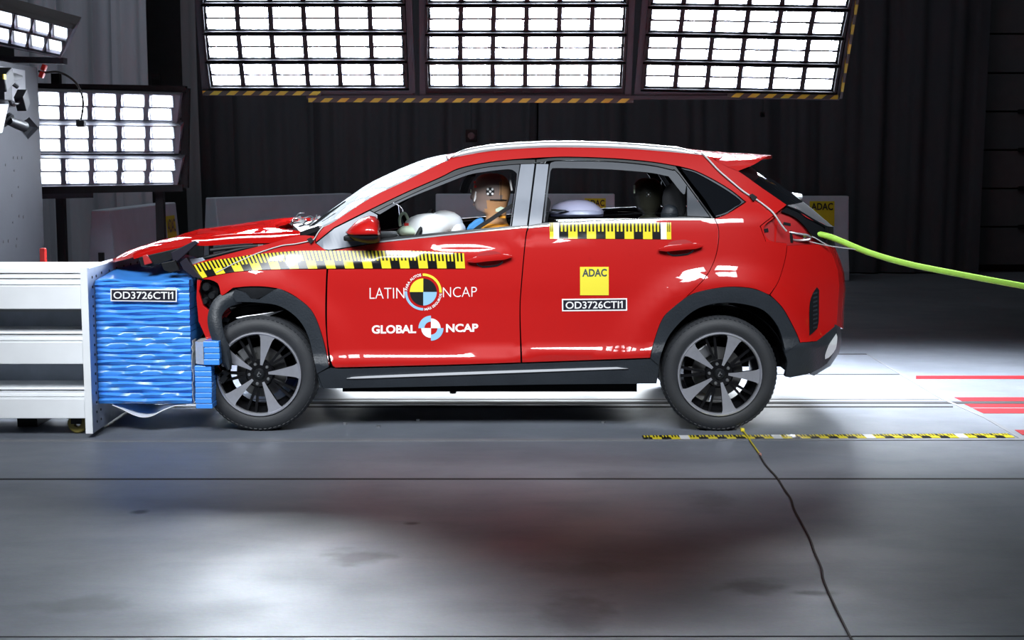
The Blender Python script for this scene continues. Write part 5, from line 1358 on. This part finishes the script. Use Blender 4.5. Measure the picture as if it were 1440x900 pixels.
# ================================================================== STICKERS, TAPES AND LETTERING ON THE CAR
def body_text(name, s, quad, m, lift=.004, bold=0.0, fn=None):
    """quad: TL, TR, BR, BL picture points on the body side"""
    vs, fs = lettering(s, bold); V = []
    if quad: TL, TR, BR, BL = quad
    for x, y in vs:
        if fn: u, v = fn(x, y)
        else:
            u = (BL[0] * (1 - x) + BR[0] * x) * (1 - y) + (TL[0] * (1 - x) + TR[0] * x) * y
            v = (BL[1] * (1 - x) + BR[1] * x) * (1 - y) + (TL[1] * (1 - x) + TR[1] * x) * y
        V.append(side(u, v, lift))
    q = MB(M[m]); q.add(V, fs); o = q.build(name, car, fix=False); return o
def body_card(name, pts, m, lift, depth=.0015, step=6, res=.05):
    return panel(name, pts, M[m], off=lift, inset=0, res=res, depth=depth, mirror=False, step=step)
def ring_pts(cx_, cy_, r0, r1, a0, a1, n=24):
    o = [(cx_ + r1 * math.cos(R(a0 + (a1 - a0) * i / n)), cy_ - r1 * math.sin(R(a0 + (a1 - a0) * i / n)), 'c') for i in range(n + 1)]
    if r0 <= 0: return o + [(cx_, cy_, 'c')]
    return o + [(cx_ + r0 * math.cos(R(a1 - (a1 - a0) * i / n)), cy_ - r0 * math.sin(R(a1 - (a1 - a0) * i / n)), 'c') for i in range(n + 1)]
# round test mark with words
L0 = .0022
body_text('lettering', 'LATIN', [(519.8, 404.8), (568.5, 404.6), (568.8, 419.4), (519.8, 420.2)], 'decal_white', L0, -.012)
body_text('lettering', 'NCAP', [(622.8, 404.0), (670.6, 403.2), (670.4, 417.2), (623, 418.2)], 'decal_white', L0, -.012)
cx_, cy_ = 595.2, 410.6
for a0, m_ in ((90, 'yellow'), (0, 'ink'), (180, 'ink'), (270, 'decal_blue')):
    body_card('mark_quarter', ring_pts(cx_, cy_, 0, 19.0, a0, a0 + 90, 16), m_, L0, res=0)
body_card('mark_arc', ring_pts(cx_, cy_, 22.6, 26.0, -2, 92, 20), 'yellow', L0, res=0)
body_card('mark_arc', ring_pts(cx_, cy_, 22.6, 26.0, 178, 270, 20), 'decal_blue', L0, res=0)
def arc_fn(a0, a1, r0, r1):
    def fn(x, y):
        a = R(a0 + (a1 - a0) * x); r = r0 + (r1 - r0) * y
        return cx_ + r * math.cos(a), cy_ - r * math.sin(a)
    return fn
body_text('arc_lettering', 'PARA AUTOS', None, 'decal_white', L0, .02, arc_fn(174, 97, 22.2, 26.2))
body_text('arc_lettering', 'M\u00c1S SEGUROS', None, 'decal_white', L0, .02, arc_fn(274, 355, 26.4, 22.0))
body_text('lettering', 'GLOBAL', [(522.8, 457.4), (585.0, 456.8), (585.2, 468.6), (522.8, 469.4)], 'decal_white', L0, .035)
body_text('lettering', 'NCAP', [(627.2, 455.6), (672.6, 455.0), (672.6, 466.6), (627.2, 467.4)], 'decal_white', L0, .035)
cx2, cy2 = 606.0, 461.5
for a0, r0, r1, m_ in ((0, 0, 13.6, 'decal_white'), (180, 0, 13.6, 'decal_white'), (90, 9.2, 17.6, 'decal_blue'), (270, 9.2, 17.6, 'decal_blue')):
    body_card('emblem_quarter', ring_pts(cx2, cy2, r0, r1, a0, a0 + 90, 14), m_, L0, res=0)
# yellow square and test number on the rear door
body_card('sticker', [(815.6, 375.3, c), (856, 375.3, c), (856, 415.2, c), (815.8, 415.2, c)], 'yellow', .003)
body_text('lettering', 'ADAC', [(818.8, 378.2), (853.4, 378.0), (853.4, 388.8), (818.8, 389.2)], 'greyink', .0042, .028)
body_card('label_plate', [(790.2, 420.4, c), (881.8, 419.4, c), (882.0, 436.8, c), (790.4, 437.8, c)], 'label_white', .003)
body_card('label_field', [(792.0, 422.2, c), (880.2, 421.2, c), (880.3, 435.0, c), (792.2, 436.0, c)], 'label_dark', .0042)
body_text('lettering', 'OD3726CTI1', [(795.5, 424.2), (875.6, 423.2), (875.6, 433.4), (795.5, 434.4)], 'label_white', .0055, .012)

def ruler(name, top, bot, t_blocks, kinds, lift=.003):
    """tape between two picture curves; kinds: one letter a field, y b w"""
    q = MB(M['tape_y'], M['tape_b'], M['tape_w'])
    TOP = resample(top, 241); BOT = resample(bot, 241)
    def at(t, s):
        f = t * 240; i = min(239, int(f)); k = f - i
        a = (TOP[i][0] * (1 - k) + TOP[i + 1][0] * k, TOP[i][1] * (1 - k) + TOP[i + 1][1] * k)
        b2 = (BOT[i][0] * (1 - k) + BOT[i + 1][0] * k, BOT[i][1] * (1 - k) + BOT[i + 1][1] * k)
        return side(a[0] + (b2[0] - a[0]) * s, a[1] + (b2[1] - a[1]) * s, lift)
    def cell(t0, t1, s0, s1, mi):
        q.use(mi); ns = max(1, int((s1 - s0) * 5))
        for k in range(ns):
            a, b2 = s0 + (s1 - s0) * k / ns, s0 + (s1 - s0) * (k + 1) / ns
            q.add([at(t0, a), at(t0, b2), at(t1, b2), at(t1, a)], [(0, 1, 2, 3)])
    n = len(kinds)
    for k, kd in enumerate(kinds):
        t0, t1 = t_blocks[k], t_blocks[k + 1]; w_ = t1 - t0
        if kd == 'w': cell(t0, t1, 0, 1, 2); continue
        cell(t0, t1, .56, 1, 0 if kd == 'y' else 1)
        m_ = 5 if w_ > .02 else 3
        for j in range(m_):
            cell(t0 + w_ * j / m_, t0 + w_ * (j + 1) / m_, 0, .56, (j % 2) if kd == 'y' else 1 - (j % 2))
    # outline normals from the body side
    me_o = q.build(name, car, fix=False, smooth=True)
    me = me_o.data
    me.normals_split_custom_set_from_vertices([hwn(v.co.x, v.co.z) for v in me.vertices])
    return me_o
top = [(267.5, 374.5), (276, 371.5), (285, 369), (300, 366), (327, 362.5), (352, 358.5), (377, 356), (400, 354), (420, 352.8), (470, 352.5), (520, 352.5), (560, 352.5), (595, 353), (652.5, 356)]
bot = [(279, 393), (284, 391.5), (290, 389.5), (304, 386.5), (330, 382), (356, 380), (380, 378.8), (402, 378.2), (422, 377.8), (470, 377.6), (520, 377.4), (560, 377.4), (597, 377.4), (654, 377.4)]
kinds = 'y' + 'by' * 14
# field edges in picture columns along the top edge, then as fractions
ruler('ruler_tape', top, bot, [i / len(kinds) for i in range(len(kinds) + 1)], kinds, .0065)
tb = [773, 778.4, 786, 799, 812, 825, 838, 851.5, 864.5, 878, 891, 904, 917, 929, 937, 943.6]
ruler('ruler_tape', [(773, 313.2), (860, 312.6), (943.6, 312.8)], [(773.2, 335.6), (860, 335.8), (944, 336.6)], [(t - 773) / (943.6 - 773) for t in tb], 'ywbybybybybybwy')

# ================================================================== WIRES, ROPE
wire_m = M['wire']
def body_wire(name, pts, r, lift=.006):
    q = MB(wire_m); q.tube(openspline([side(u, v, lift) for u, v in pts], 5), r, 6); return q.build(name, car, smooth=True)
body_wire('wire', [(986, 214), (996, 224), (1010, 239), (1026, 253), (1044, 268), (1056, 276), (1066, 282), (1078, 291), (1087, 299), (1094, 309), (1100, 318), (1106, 325)], .0055, .012)
body_wire('wire', [(455, 318), (448, 326), (441, 337), (432, 339.5), (415, 343), (398, 345), (380, 350), (360, 357), (344, 364), (328, 371), (312, 379.5), (304, 383.5)], .0035, .006)
panel('wire_clip', [(1053, 274, c), (1058, 271.5, c), (1066, 277, c), (1061, 283, c), (1058, 282, c)], M['black'], off=.022, res=0, depth=.022, mirror=False)
panel('wire_clip', [(430.5, 336, c), (437, 333, c), (442, 338.5, c), (436.5, 344, c)], M['black'], off=.015, res=0, depth=.014, mirror=False)
rope = thing('tow_rope', at_y(1200, 346, -.62), 'bright green tow rope tied to the car tail and running off to the right', 'rope')
def rp(u, v, y=-.66): return at_y(u, v, y)
q = MB(M['rope']); pts = [rp(1118, 329), rp(1128, 328.5), rp(1145, 328.5), rp(1162, 331.5), rp(1180, 338), rp(1200, 346.5), rp(1220, 354.5), rp(1250, 364), rp(1285, 373), rp(1330, 382), rp(1380, 391.5), rp(1440, 402.5), rp(1520, 418), rp(1600, 432), rp(1800, 478), Vector((5.6, -.66, .32)), Vector((6.6, -.66, .12)), Vector((7.6, -.62, .022)), Vector((9.5, -.5, .02))]
q.tube(openspline(pts, 4), .0185, 10); q.build('rope', rope, smooth=True)
q = MB(M['rope']); q.tube(openspline([rp(1116, 334, -.68), rp(1124, 331, -.69), rp(1132, 333, -.69), rp(1126, 337, -.68), rp(1117, 335, -.68)], 4), .010, 8); q.build('knot', rope, smooth=True)
q = MB(M['steel']); q.tube(openspline([rp(1108, 326, -.73), rp(1118, 328, -.73), rp(1136, 331, -.72), rp(1139, 336, -.72), rp(1128, 338, -.72), rp(1114, 337, -.73), rp(1110, 332, -.73)], 4), .007, 8); q.build('shackle', rope, smooth=True)
q = MB(M['black']); q.tube(openspline([rp(1110, 322, -.72), rp(1112, 332, -.73), rp(1113, 341, -.73)], 4), .012, 8); q.build('tow_pin', rope, smooth=True)
q = MB(wire_m); q.tube(openspline([rp(1128, 336, -.70), rp(1142, 333, -.70), rp(1155, 340, -.70), rp(1166, 345.5, -.70), rp(1182, 348, -.68), rp(1206, 351, -.67)], 4), .0035, 6); q.build('safety_wire', rope, smooth=True)
q = MB(wire_m); q.tube(openspline([rp(1132, 338, -.70), rp(1148, 342, -.70), rp(1166, 346, -.70)], 4), .003, 6); q.build('safety_wire', rope, smooth=True)

# ================================================================== INSIDE THE CAR
def cushion(name, c0, d, m, parent, rot=None, bev=.05):
    q = MB(M[m]); q.box((0, 0, 0), d); o = q.build(name); 
    o.matrix_basis = Matrix.Translation(c0) @ (Matrix.Rotation(rot, 4, 'Y') if rot else Matrix.Identity(4)); put(o, parent)
    md = o.modifiers.new('bevel', 'BEVEL'); md.width = bev; md.segments = 4
    o.data.polygons.foreach_set('use_smooth', [True] * 6); return o
xd = at_y(692, 300, -.40).x
for y in (-.40, .40):
    cushion('seat_cushion', (xd - .12, y, .50), (.52, .50, .16), 'seat', car, R(-8))
    cushion('seat_back', (xd + .20, y, .86), (.14, .50, .66), 'seat', car, R(14))
    cushion('headrest', (xd + .20 + .10, y, 1.27), (.09, .26, .20), 'seat', car, R(10), .035)
cushion('seat_cushion', (1.0, 0, .55), (.50, 1.30, .16), 'seat', car, R(-6))
cushion('seat_back', (1.36, 0, .88), (.14, 1.30, .62), 'seat', car, R(18))
for y in (-.38, .38): cushion('headrest', (1.47, y, 1.22), (.09, .26, .16), 'seat', car, R(12), .035)
q = MB(M['dark']); q.box((-.98, 0, .86), (.34, 1.36, .42)); q.box((-.84, 0, 1.06), (.28, 1.30, .08)); q.build('dashboard', car, bevel=.04)
# steering wheel with the slack airbag hanging from it
sw = at_y(572, 310, -.40); q = MB(M['black'])
tilt = Matrix.Rotation(R(-62), 3, 'Y'); N = 28; rad = .175
pts = [sw + Vector((.07, 0, -.10)) + tilt @ Vector((rad * math.cos(2 * math.pi * i / N), rad * math.sin(2 * math.pi * i / N), 0)) for i in range(N + 1)]
q.tube(pts, .017, 8); 
cc = sw + Vector((.07, 0, -.10))
for a in (0, 130, 230): q.tube([cc, cc + tilt @ Vector((rad * math.cos(R(a)), rad * math.sin(R(a)), 0))], .016, 6)
q.tube([cc, cc + Vector((-.30, 0, -.16))], .03, 8); q.build('steering_wheel', car, smooth=True)
import bmesh
def blob(name, centre, rad, m, parent, amp=.15, seed=1, sub=3, squash=None):
    bm = bmesh.new(); bmesh.ops.create_icosphere(bm, subdivisions=sub, radius=1)
    rn_ = random.Random(seed); w_ = [Vector((rn_.uniform(-3, 3), rn_.uniform(-3, 3), rn_.uniform(-3, 3))) for _ in range(5)]; ph = [rn_.uniform(0, 6) for _ in range(5)]
    for v in bm.verts:
        k = 1 + amp * sum(math.sin(v.co.dot(a) * 1.3 + p) for a, p in zip(w_, ph)) / 2.4
        v.co = Vector((v.co.x * rad[0] * k, v.co.y * rad[1] * k, v.co.z * rad[2] * k)) + Vector(centre)
    me = bpy.data.meshes.new(name); bm.to_mesh(me); bm.free(); me.materials.append(M[m]); me.polygons.foreach_set('use_smooth', [True] * len(me.polygons))
    return link_mesh(name, me, parent)
blob('airbag', at_y(612, 318, -.44), (.15, .16, .095), 'bag', car, .22, 4)
blob('airbag', at_y(641, 323, -.44), (.055, .10, .05), 'bag', car, .15, 9)
blob('airbag_cover', at_y(577, 325, -.46), (.075, .08, .035), 'green', car, .2, 6)
q = MB(M['green']); q.tube(openspline([at_y(563, 318, -.47), at_y(562, 309, -.47), at_y(564, 302, -.47), at_y(569, 300, -.47), at_y(573, 306, -.47), at_y(576, 316, -.47)], 4), .009, 8); q.build('airbag_strap', car, smooth=True)
q = MB(M['red_plastic']); q.box(at_y(572, 316, -.5), (.03, .02, .022)); q.build('marker', car, bevel=.004)
q = MB(M['black']); q.tube([at_y(574, 318, -.40), at_y(569, 302, -.42)], .022, 8); q.build('wheel_spoke', car, smooth=True)
# far-side sill edge light lines are the mirrored belt trims; slack curtain strap above the driver
q = MB(M['seal']); q.tube(openspline([at_y(664, 244, .5), at_y(656, 256, .55), at_y(652, 268, .6)], 4), [.03] * 9, 6); q.build('grab_handle', car, smooth=True)
q = MB(M['wire']); q.tube(openspline([at_y(719, 244, -.52), at_y(718, 256, -.53), at_y(720, 268, -.54)], 3), .006, 6); q.build('curtain_strap', car, smooth=True)

# ---- the driver dummy
dum = thing('crash_test_dummy', (xd - .05, -.40, .58), 'brown vinyl crash test dummy with orange shirt sitting at the wheel', 'dummy')
YD = -.40
secs = [  # v, u front, u back, half width (m)
    (244.0, 684, 699, .030), (245.5, 677, 705, .045), (249, 671.5, 711, .060), (255, 667.5, 715.5, .071), (262, 665.5, 717.5, .076), (269, 663.8, 718, .078), (274, 662.3, 717.6, .077), (278, 662.0, 716.8, .074), (281, 664.2, 716, .070),
    (285, 665.8, 714.5, .065), (289, 667.0, 713.5, .060), (293, 668.5, 712.5, .055), (296, 671, 712.0, .052), (298.5, 677, 712.0, .050), (301, 682, 712, .050), (305, 683.5, 712, .052), (310, 682.5, 712.5, .060), (314, 680, 714, .085), (318, 676, 717, .14), (323, 673, 719, .19), (332, 671, 721, .205)]
rings = []; tags = []
for v, uf, ub, hwid in secs:
    a, b2 = at_y(uf, v, YD), at_y(ub, v, YD); ring = []; n = 28
    for k in range(n):
        an = 2 * math.pi * k / n
        cx3 = (a.x + b2.x) / 2; rx = (b2.x - a.x) / 2
        ca, sa = math.cos(an), math.sin(an)
        fr = .55 if (ca < 0 and 264 < v < 300) else .85            # narrower face, rounder back
        ring.append(Vector((cx3 + rx * ca, YD + hwid * (abs(sa) ** fr) * (1 if sa > 0 else -1), a.z)))
    rings.append(ring); tags.append(v)
zt_ = rings[-1][0].z
for dz, xf, xb, hw_ in ((.12, .14, .12, .19), (.28, .15, .13, .17), (.42, .15, .15, .18), (.50, .12, .14, .17)):   # trunk down to the seat
    cx3 = xd + .06 - dz * .05
    rings.append([Vector((cx3 + (xb if math.cos(a) > 0 else xf) * math.cos(a), YD + hw_ * math.sin(a), zt_ - dz)) for a in [2 * math.pi * k / 28 for k in range(28)]]); tags.append(400)
q = MB(M['skin'], M['tan'], M['shirt'], M['bluepad'])
q.rings(rings)
n = 28; fi = 0
for i in range(len(rings) - 1):
    for k in range(n):
        cpt = sum((Vector(q.v[j]) for j in q.f[fi]), Vector()) / 4
        v = (tags[i] + tags[i + 1]) / 2
        d = (cpt - CAM); u_ = 720 + 2000 * d.x / d.dot(_F)
        mi = 0
        if v > 315: mi = 2
        elif v > 297.5: mi = 1
        elif v > 281.5 and u_ > 687 - (v - 281) * .28: mi = 1
        elif u_ > 704.5 and v < 281.5: mi = 1
        q.mi[fi] = mi; fi += 1
# limbs: jointed arms to the wheel, legs to the pedals, in the same body
sh = at_y(690, 324, -.60)
for sg in (-1, 1):
    ys = YD + sg * .19
    q.use(2); q.tube(openspline([Vector((xd + .04, ys, sh.z - .03)), Vector((xd - .08, ys + sg * .03, sh.z - .19)), Vector((xd - .17, ys + sg * .02, sh.z - .26))], 5), [.06, .058, .055, .053, .05, .048, .046, .045, .045, .044, .043], 10)
    q.use(1); q.tube(openspline([Vector((xd - .17, ys + sg * .02, sh.z - .26)), Vector((xd - .30, ys, sh.z - .19)), Vector((xd - .40, ys - sg * .02, sh.z - .14))], 5), [.043, .042, .041, .04, .038, .036, .034, .032, .03, .03, .028], 10)
    hp_ = Vector((xd - .40, ys - sg * .02, sh.z - .14))
    q.rings([[hp_ + Vector((-.09 * t, .034 * math.cos(a) * (1 - .2 * t), .016 * math.sin(a) + .02 * t)) for a in [i_ * math.pi / 4 for i_ in range(8)]] for t in (0, .5, 1)])
    for f in range(4):
        b0 = hp_ + Vector((-.085, -.026 + .0175 * f, .02)); ln = (.065, .075, .070, .055)[f]
        q.tube([b0, b0 + Vector((-ln * .5, 0, .006)), b0 + Vector((-ln * .8, 0, -.02)), b0 + Vector((-ln * .75, 0, -.045))], [.009, .0085, .008, .006], 6)
    q.tube([hp_ + Vector((-.02, -sg * .03, 0)), hp_ + Vector((-.05, -sg * .055, .01)), hp_ + Vector((-.08, -sg * .06, 0))], [.011, .010, .008], 6)
    q.use(1); q.tube(openspline([Vector((xd - .02, YD + sg * .10, .66)), Vector((xd - .24, YD + sg * .13, .70)), Vector((xd - .44, YD + sg * .15, .72)), Vector((xd - .56, YD + sg * .14, .54)), Vector((xd - .68, YD + sg * .12, .40))], 4), [.085, .084, .082, .08, .077, .074, .07, .066, .062, .06, .057, .054, .05, .047, .044, .042, .04], 12)
    ft = Vector((xd - .68, YD + sg * .12, .39)); q.tube([ft + Vector((.05, 0, -.01)), ft + Vector((-.06, 0, -.01)), ft + Vector((-.17, 0, .03))], [.035, .042, .03], 10)
q.build('body', dum, smooth=True, auto=60, label='vinyl body with orange shirt')
# head details: black seam, round target, nose, ear edge, collar paint
def head_y(v):  # half width of the head at a picture row
    return lerp_list([(a[0], a[3]) for a in secs], v)
q = MB(M['ink']); pts = [at_y(u, v, YD - .002 - head_y(v) * k) for u, v, k in ((689, 281, .98), (697, 281.2, .98), (705, 281.3, .86), (712, 281.4, .5))]; q.tube(pts, .005, 6); q.build('seam', dum)
q = MB(M['ink']); pts = [at_y(704.3, v, YD - .001 - head_y(v) * .86) for v in (256, 262, 268, 274, 280)]; q.tube(pts, .0022, 6); q.build('seam', dum)
tcx, tcy, tr = 689.3, 269.3, 5.9
yt2 = YD - .0815
q = MB(M['ink']); q.prism([at_y(tcx + tr * math.cos(2 * math.pi * k / 24), tcy + tr * math.sin(2 * math.pi * k / 24), yt2) for k in range(24)], (0, .008, 0)); q.build('target', dum)
for du, dv in ((0, 0), (-3.2, -3.2), (3.2, -3.2), (-3.2, 3.2), (3.2, 3.2)):
    q = MB(M['decal_white']); q.prism([at_y(tcx + du + 1.7 * math.cos(2 * math.pi * k / 12), tcy + dv + 1.7 * math.sin(2 * math.pi * k / 12), yt2 - .0015) for k in range(12)], (0, .002, 0)); q.build('target_dot', dum)
q = MB(M['skin']); q.rings([[at_y(u, v, YD + w_ * s) for (u, v) in ((663.5, 271), (661.0, 277), (661.8, 280), (665.5, 280.5))] for s, w_ in ((-1, .016), (0, .001), (1, .016))]); q.build('nose', dum, smooth=True)
q = MB(M['skin']); q.rings([[at_y(u, v, YD + w_ * s) for (u, v) in ((665.2, 285.6), (664.8, 287.2), (665.6, 289), (669, 289), (669, 285.6))] for s, w_ in ((-1, .026), (0, .001), (1, .026))]); q.build('lips', dum, smooth=True)
q = MB(M['label_white']); q.prism([at_y(u, v, YD - .062) for u, v in ((668.5, 269), (670.8, 270), (669.2, 280), (667.2, 284), (666.3, 282))], (0, .03, 0)); q.build('painted_face_highlight', dum)  # white sliver painting a highlight onto the front of the face
for u, v in ((667.5, 256), (668.5, 262.5)):
    q = MB(M['red_plastic']); q.box(at_y(u, v, YD - .055), (.012, .01, .014)); q.build('chalk_mark', dum)
q = MB(M['green']); q.box(at_y(660.8 + 1.5, 268.5, YD - .02), (.006, .03, .02)); q.build('chalk_mark', dum)
for sg in (-1, 1):   # eyes pressed into the vinyl
    q = MB(M['ink']); p = at_y(667, 268, YD + sg * .032); q.tube([p, p + Vector((-.006, 0, 0))], .008, 8); q.build('eye', dum)
# blue shoulder wedge, belt
q = MB(M['bluepad']); P = [at_y(u, v, YD - .10) for u, v in ((655, 324), (659, 317), (667, 310.5), (676, 306), (681.5, 311), (676, 318), (668, 324))]; q.prism(P, (0, .12, 0)); q.build('blue_collar', dum, bevel=.012)
q = MB(M['green']); q.prism([at_y(u, v, YD - .125) for u, v in ((697, 294), (704, 290.5), (709.5, 292.5), (703, 298), (697, 297.5))], (0, .02, 0)); q.build('neck_tag', dum)
q = MB(M['belt']); P = [(722, 288), (712, 294), (702, 300.5), (692, 307.5), (682, 314), (672, 320.5), (660, 330)]
q.sheet([[at_y(u - 1.2, v - 2.6, YD - .14 - .02 * math.sin(i * .5)), at_y(u + 1.2, v + 2.6, YD - .155 - .02 * math.sin(i * .5))] for i, (u, v) in enumerate(P)], (0, .004, 0)); q.build('seat_belt', car)
q = MB(M['shirt']); q.prism([at_y(u, v, YD - .15) for u, v in ((698, 303.5), (704, 302.5), (711, 304), (711, 307), (704, 306.5))], (0, .03, 0)); q.build('shirt_strap', dum)

# ---- child dummy and seats in the back
xc = at_y(912, 280, -.38).x
kid = thing('child_dummy', (xc, -.38, .66), 'dark headed child dummy sitting in the back of the car', 'dummy')
ks = [(250.5, 903, 918, .03), (253, 897, 924, .055), (258, 892.5, 929.5, .068), (266, 890.5, 932.5, .074), (275, 890.5, 933, .074), (283, 892, 932, .070), (290, 894, 929, .062), (296, 897, 926, .054), (299, 902, 923, .045), (303, 903, 922, .042), (307, 897, 930, .08), (313, 893, 937, .13)]
rings = []
for v, uf, ub, hwid in ks:
    a, b2 = at_y(uf, v, -.38), at_y(ub, v, -.38)
    rings.append([Vector(((a.x + b2.x) / 2 + (b2.x - a.x) / 2 * math.cos(t), -.38 + hwid * math.sin(t), a.z)) for t in [2 * math.pi * k / 20 for k in range(20)]])
z0 = rings[-1][0].z
for dz, r_, h_ in ((.10, .10, .14), (.24, .11, .13), (.36, .10, .13)):
    rings.append([Vector((xc + .02 + r_ * math.cos(t), -.38 + h_ * math.sin(t), z0 - dz)) for t in [2 * math.pi * k / 20 for k in range(20)]])
q = MB(M['head_dark']); q.rings(rings)
for sg in (-1, 1):
    q.tube(openspline([Vector((xc, -.38 + sg * .07, z0 - .33)), Vector((xc - .22, -.38 + sg * .08, z0 - .31)), Vector((xc - .28, -.38 + sg * .08, z0 - .48))], 4), [.06, .058, .055, .052, .05, .045, .042, .04, .038], 10)
    q.tube(openspline([Vector((xc + .02, -.38 + sg * .14, z0 - .02)), Vector((xc - .08, -.38 + sg * .16, z0 - .16)), Vector((xc - .2, -.38 + sg * .12, z0 - .24))], 4), [.04, .039, .038, .036, .034, .032, .03, .028, .026], 8)
q.build('body', kid, smooth=True)
for du, dv in ((0, 0), (-2.2, -2.2), (2.2, -2.2), (-2.2, 2.2), (2.2, 2.2)):
    q = MB(M['greyink'] if du else M['label_white']); q.prism([at_y(912 + du + 1.0 * math.cos(2 * math.pi * k / 10), 273.5 + dv + 1.0 * math.sin(2 * math.pi * k / 10), -.38 - .0755) for k in range(10)], (0, .003, 0)); q.build('target_dot', kid)
q = MB(M['green']); q.box(at_y(892, 266, -.44), (.008, .015, .05)); q.build('chalk_mark', kid)
cs2 = thing('booster_car_seat', (xc + .15, -.38, .64), 'dark child seat behind the child dummy in the car back', 'child seat')
cushion('seat_shell', (xc + .20, -.38, .98), (.12, .42, .62), 'seat', cs2, R(12), .05)
cushion('seat_base', (xc - .02, -.38, .56), (.42, .40, .12), 'seat', cs2, 0, .04)
blob('side_wing', at_y(948, 287, -.52), (.07, .05, .14), 'seat', cs2, .08, 3)
blob('side_wing', at_y(942, 300, -.56), (.055, .04, .06), 'clad', cs2, .08, 5)
xi = at_y(812, 295, -.38).x
inf = thing('infant_carrier', (xi, -.38, .62), 'lilac grey infant carrier shell seen through the rear side window', 'child seat')
q = MB(M['lilac']); rings = []
shell = [(774, 296, .02), (778, 288.5, .10), (788, 284, .15), (800, 281, .18), (812, 280, .19), (824, 281, .19), (834, 284.5, .18), (842, 290, .15), (848, 296, .06)]
for u, v, h_ in shell:
    a = at_y(u, v, -.34); zb2 = at_y(u, 300, -.34).z
    rings.append([Vector((a.x, -.34 + h_ * math.cos(math.pi * k / 10), zb2 + (a.z - zb2) * math.sin(math.pi * k / 10) ** .7)) for k in range(11)] + [Vector((a.x, -.34, zb2 - .02))])
q.rings(rings); q.build('shell', inf, smooth=True, auto=60)
cushion('base', (xi, -.34, .84), (.34, .34, .46), 'lilac', inf, 0, .06)
q = MB(M['black']); q.prism([at_y(u, v, -.52) for u, v in ((775, 294), (796, 295.5), (800, 297), (780, 298.5), (775, 297))], (0, .02, 0)); q.build('painted_rim_shadow', inf)  # black strip drawn in for the shade below the shell rim
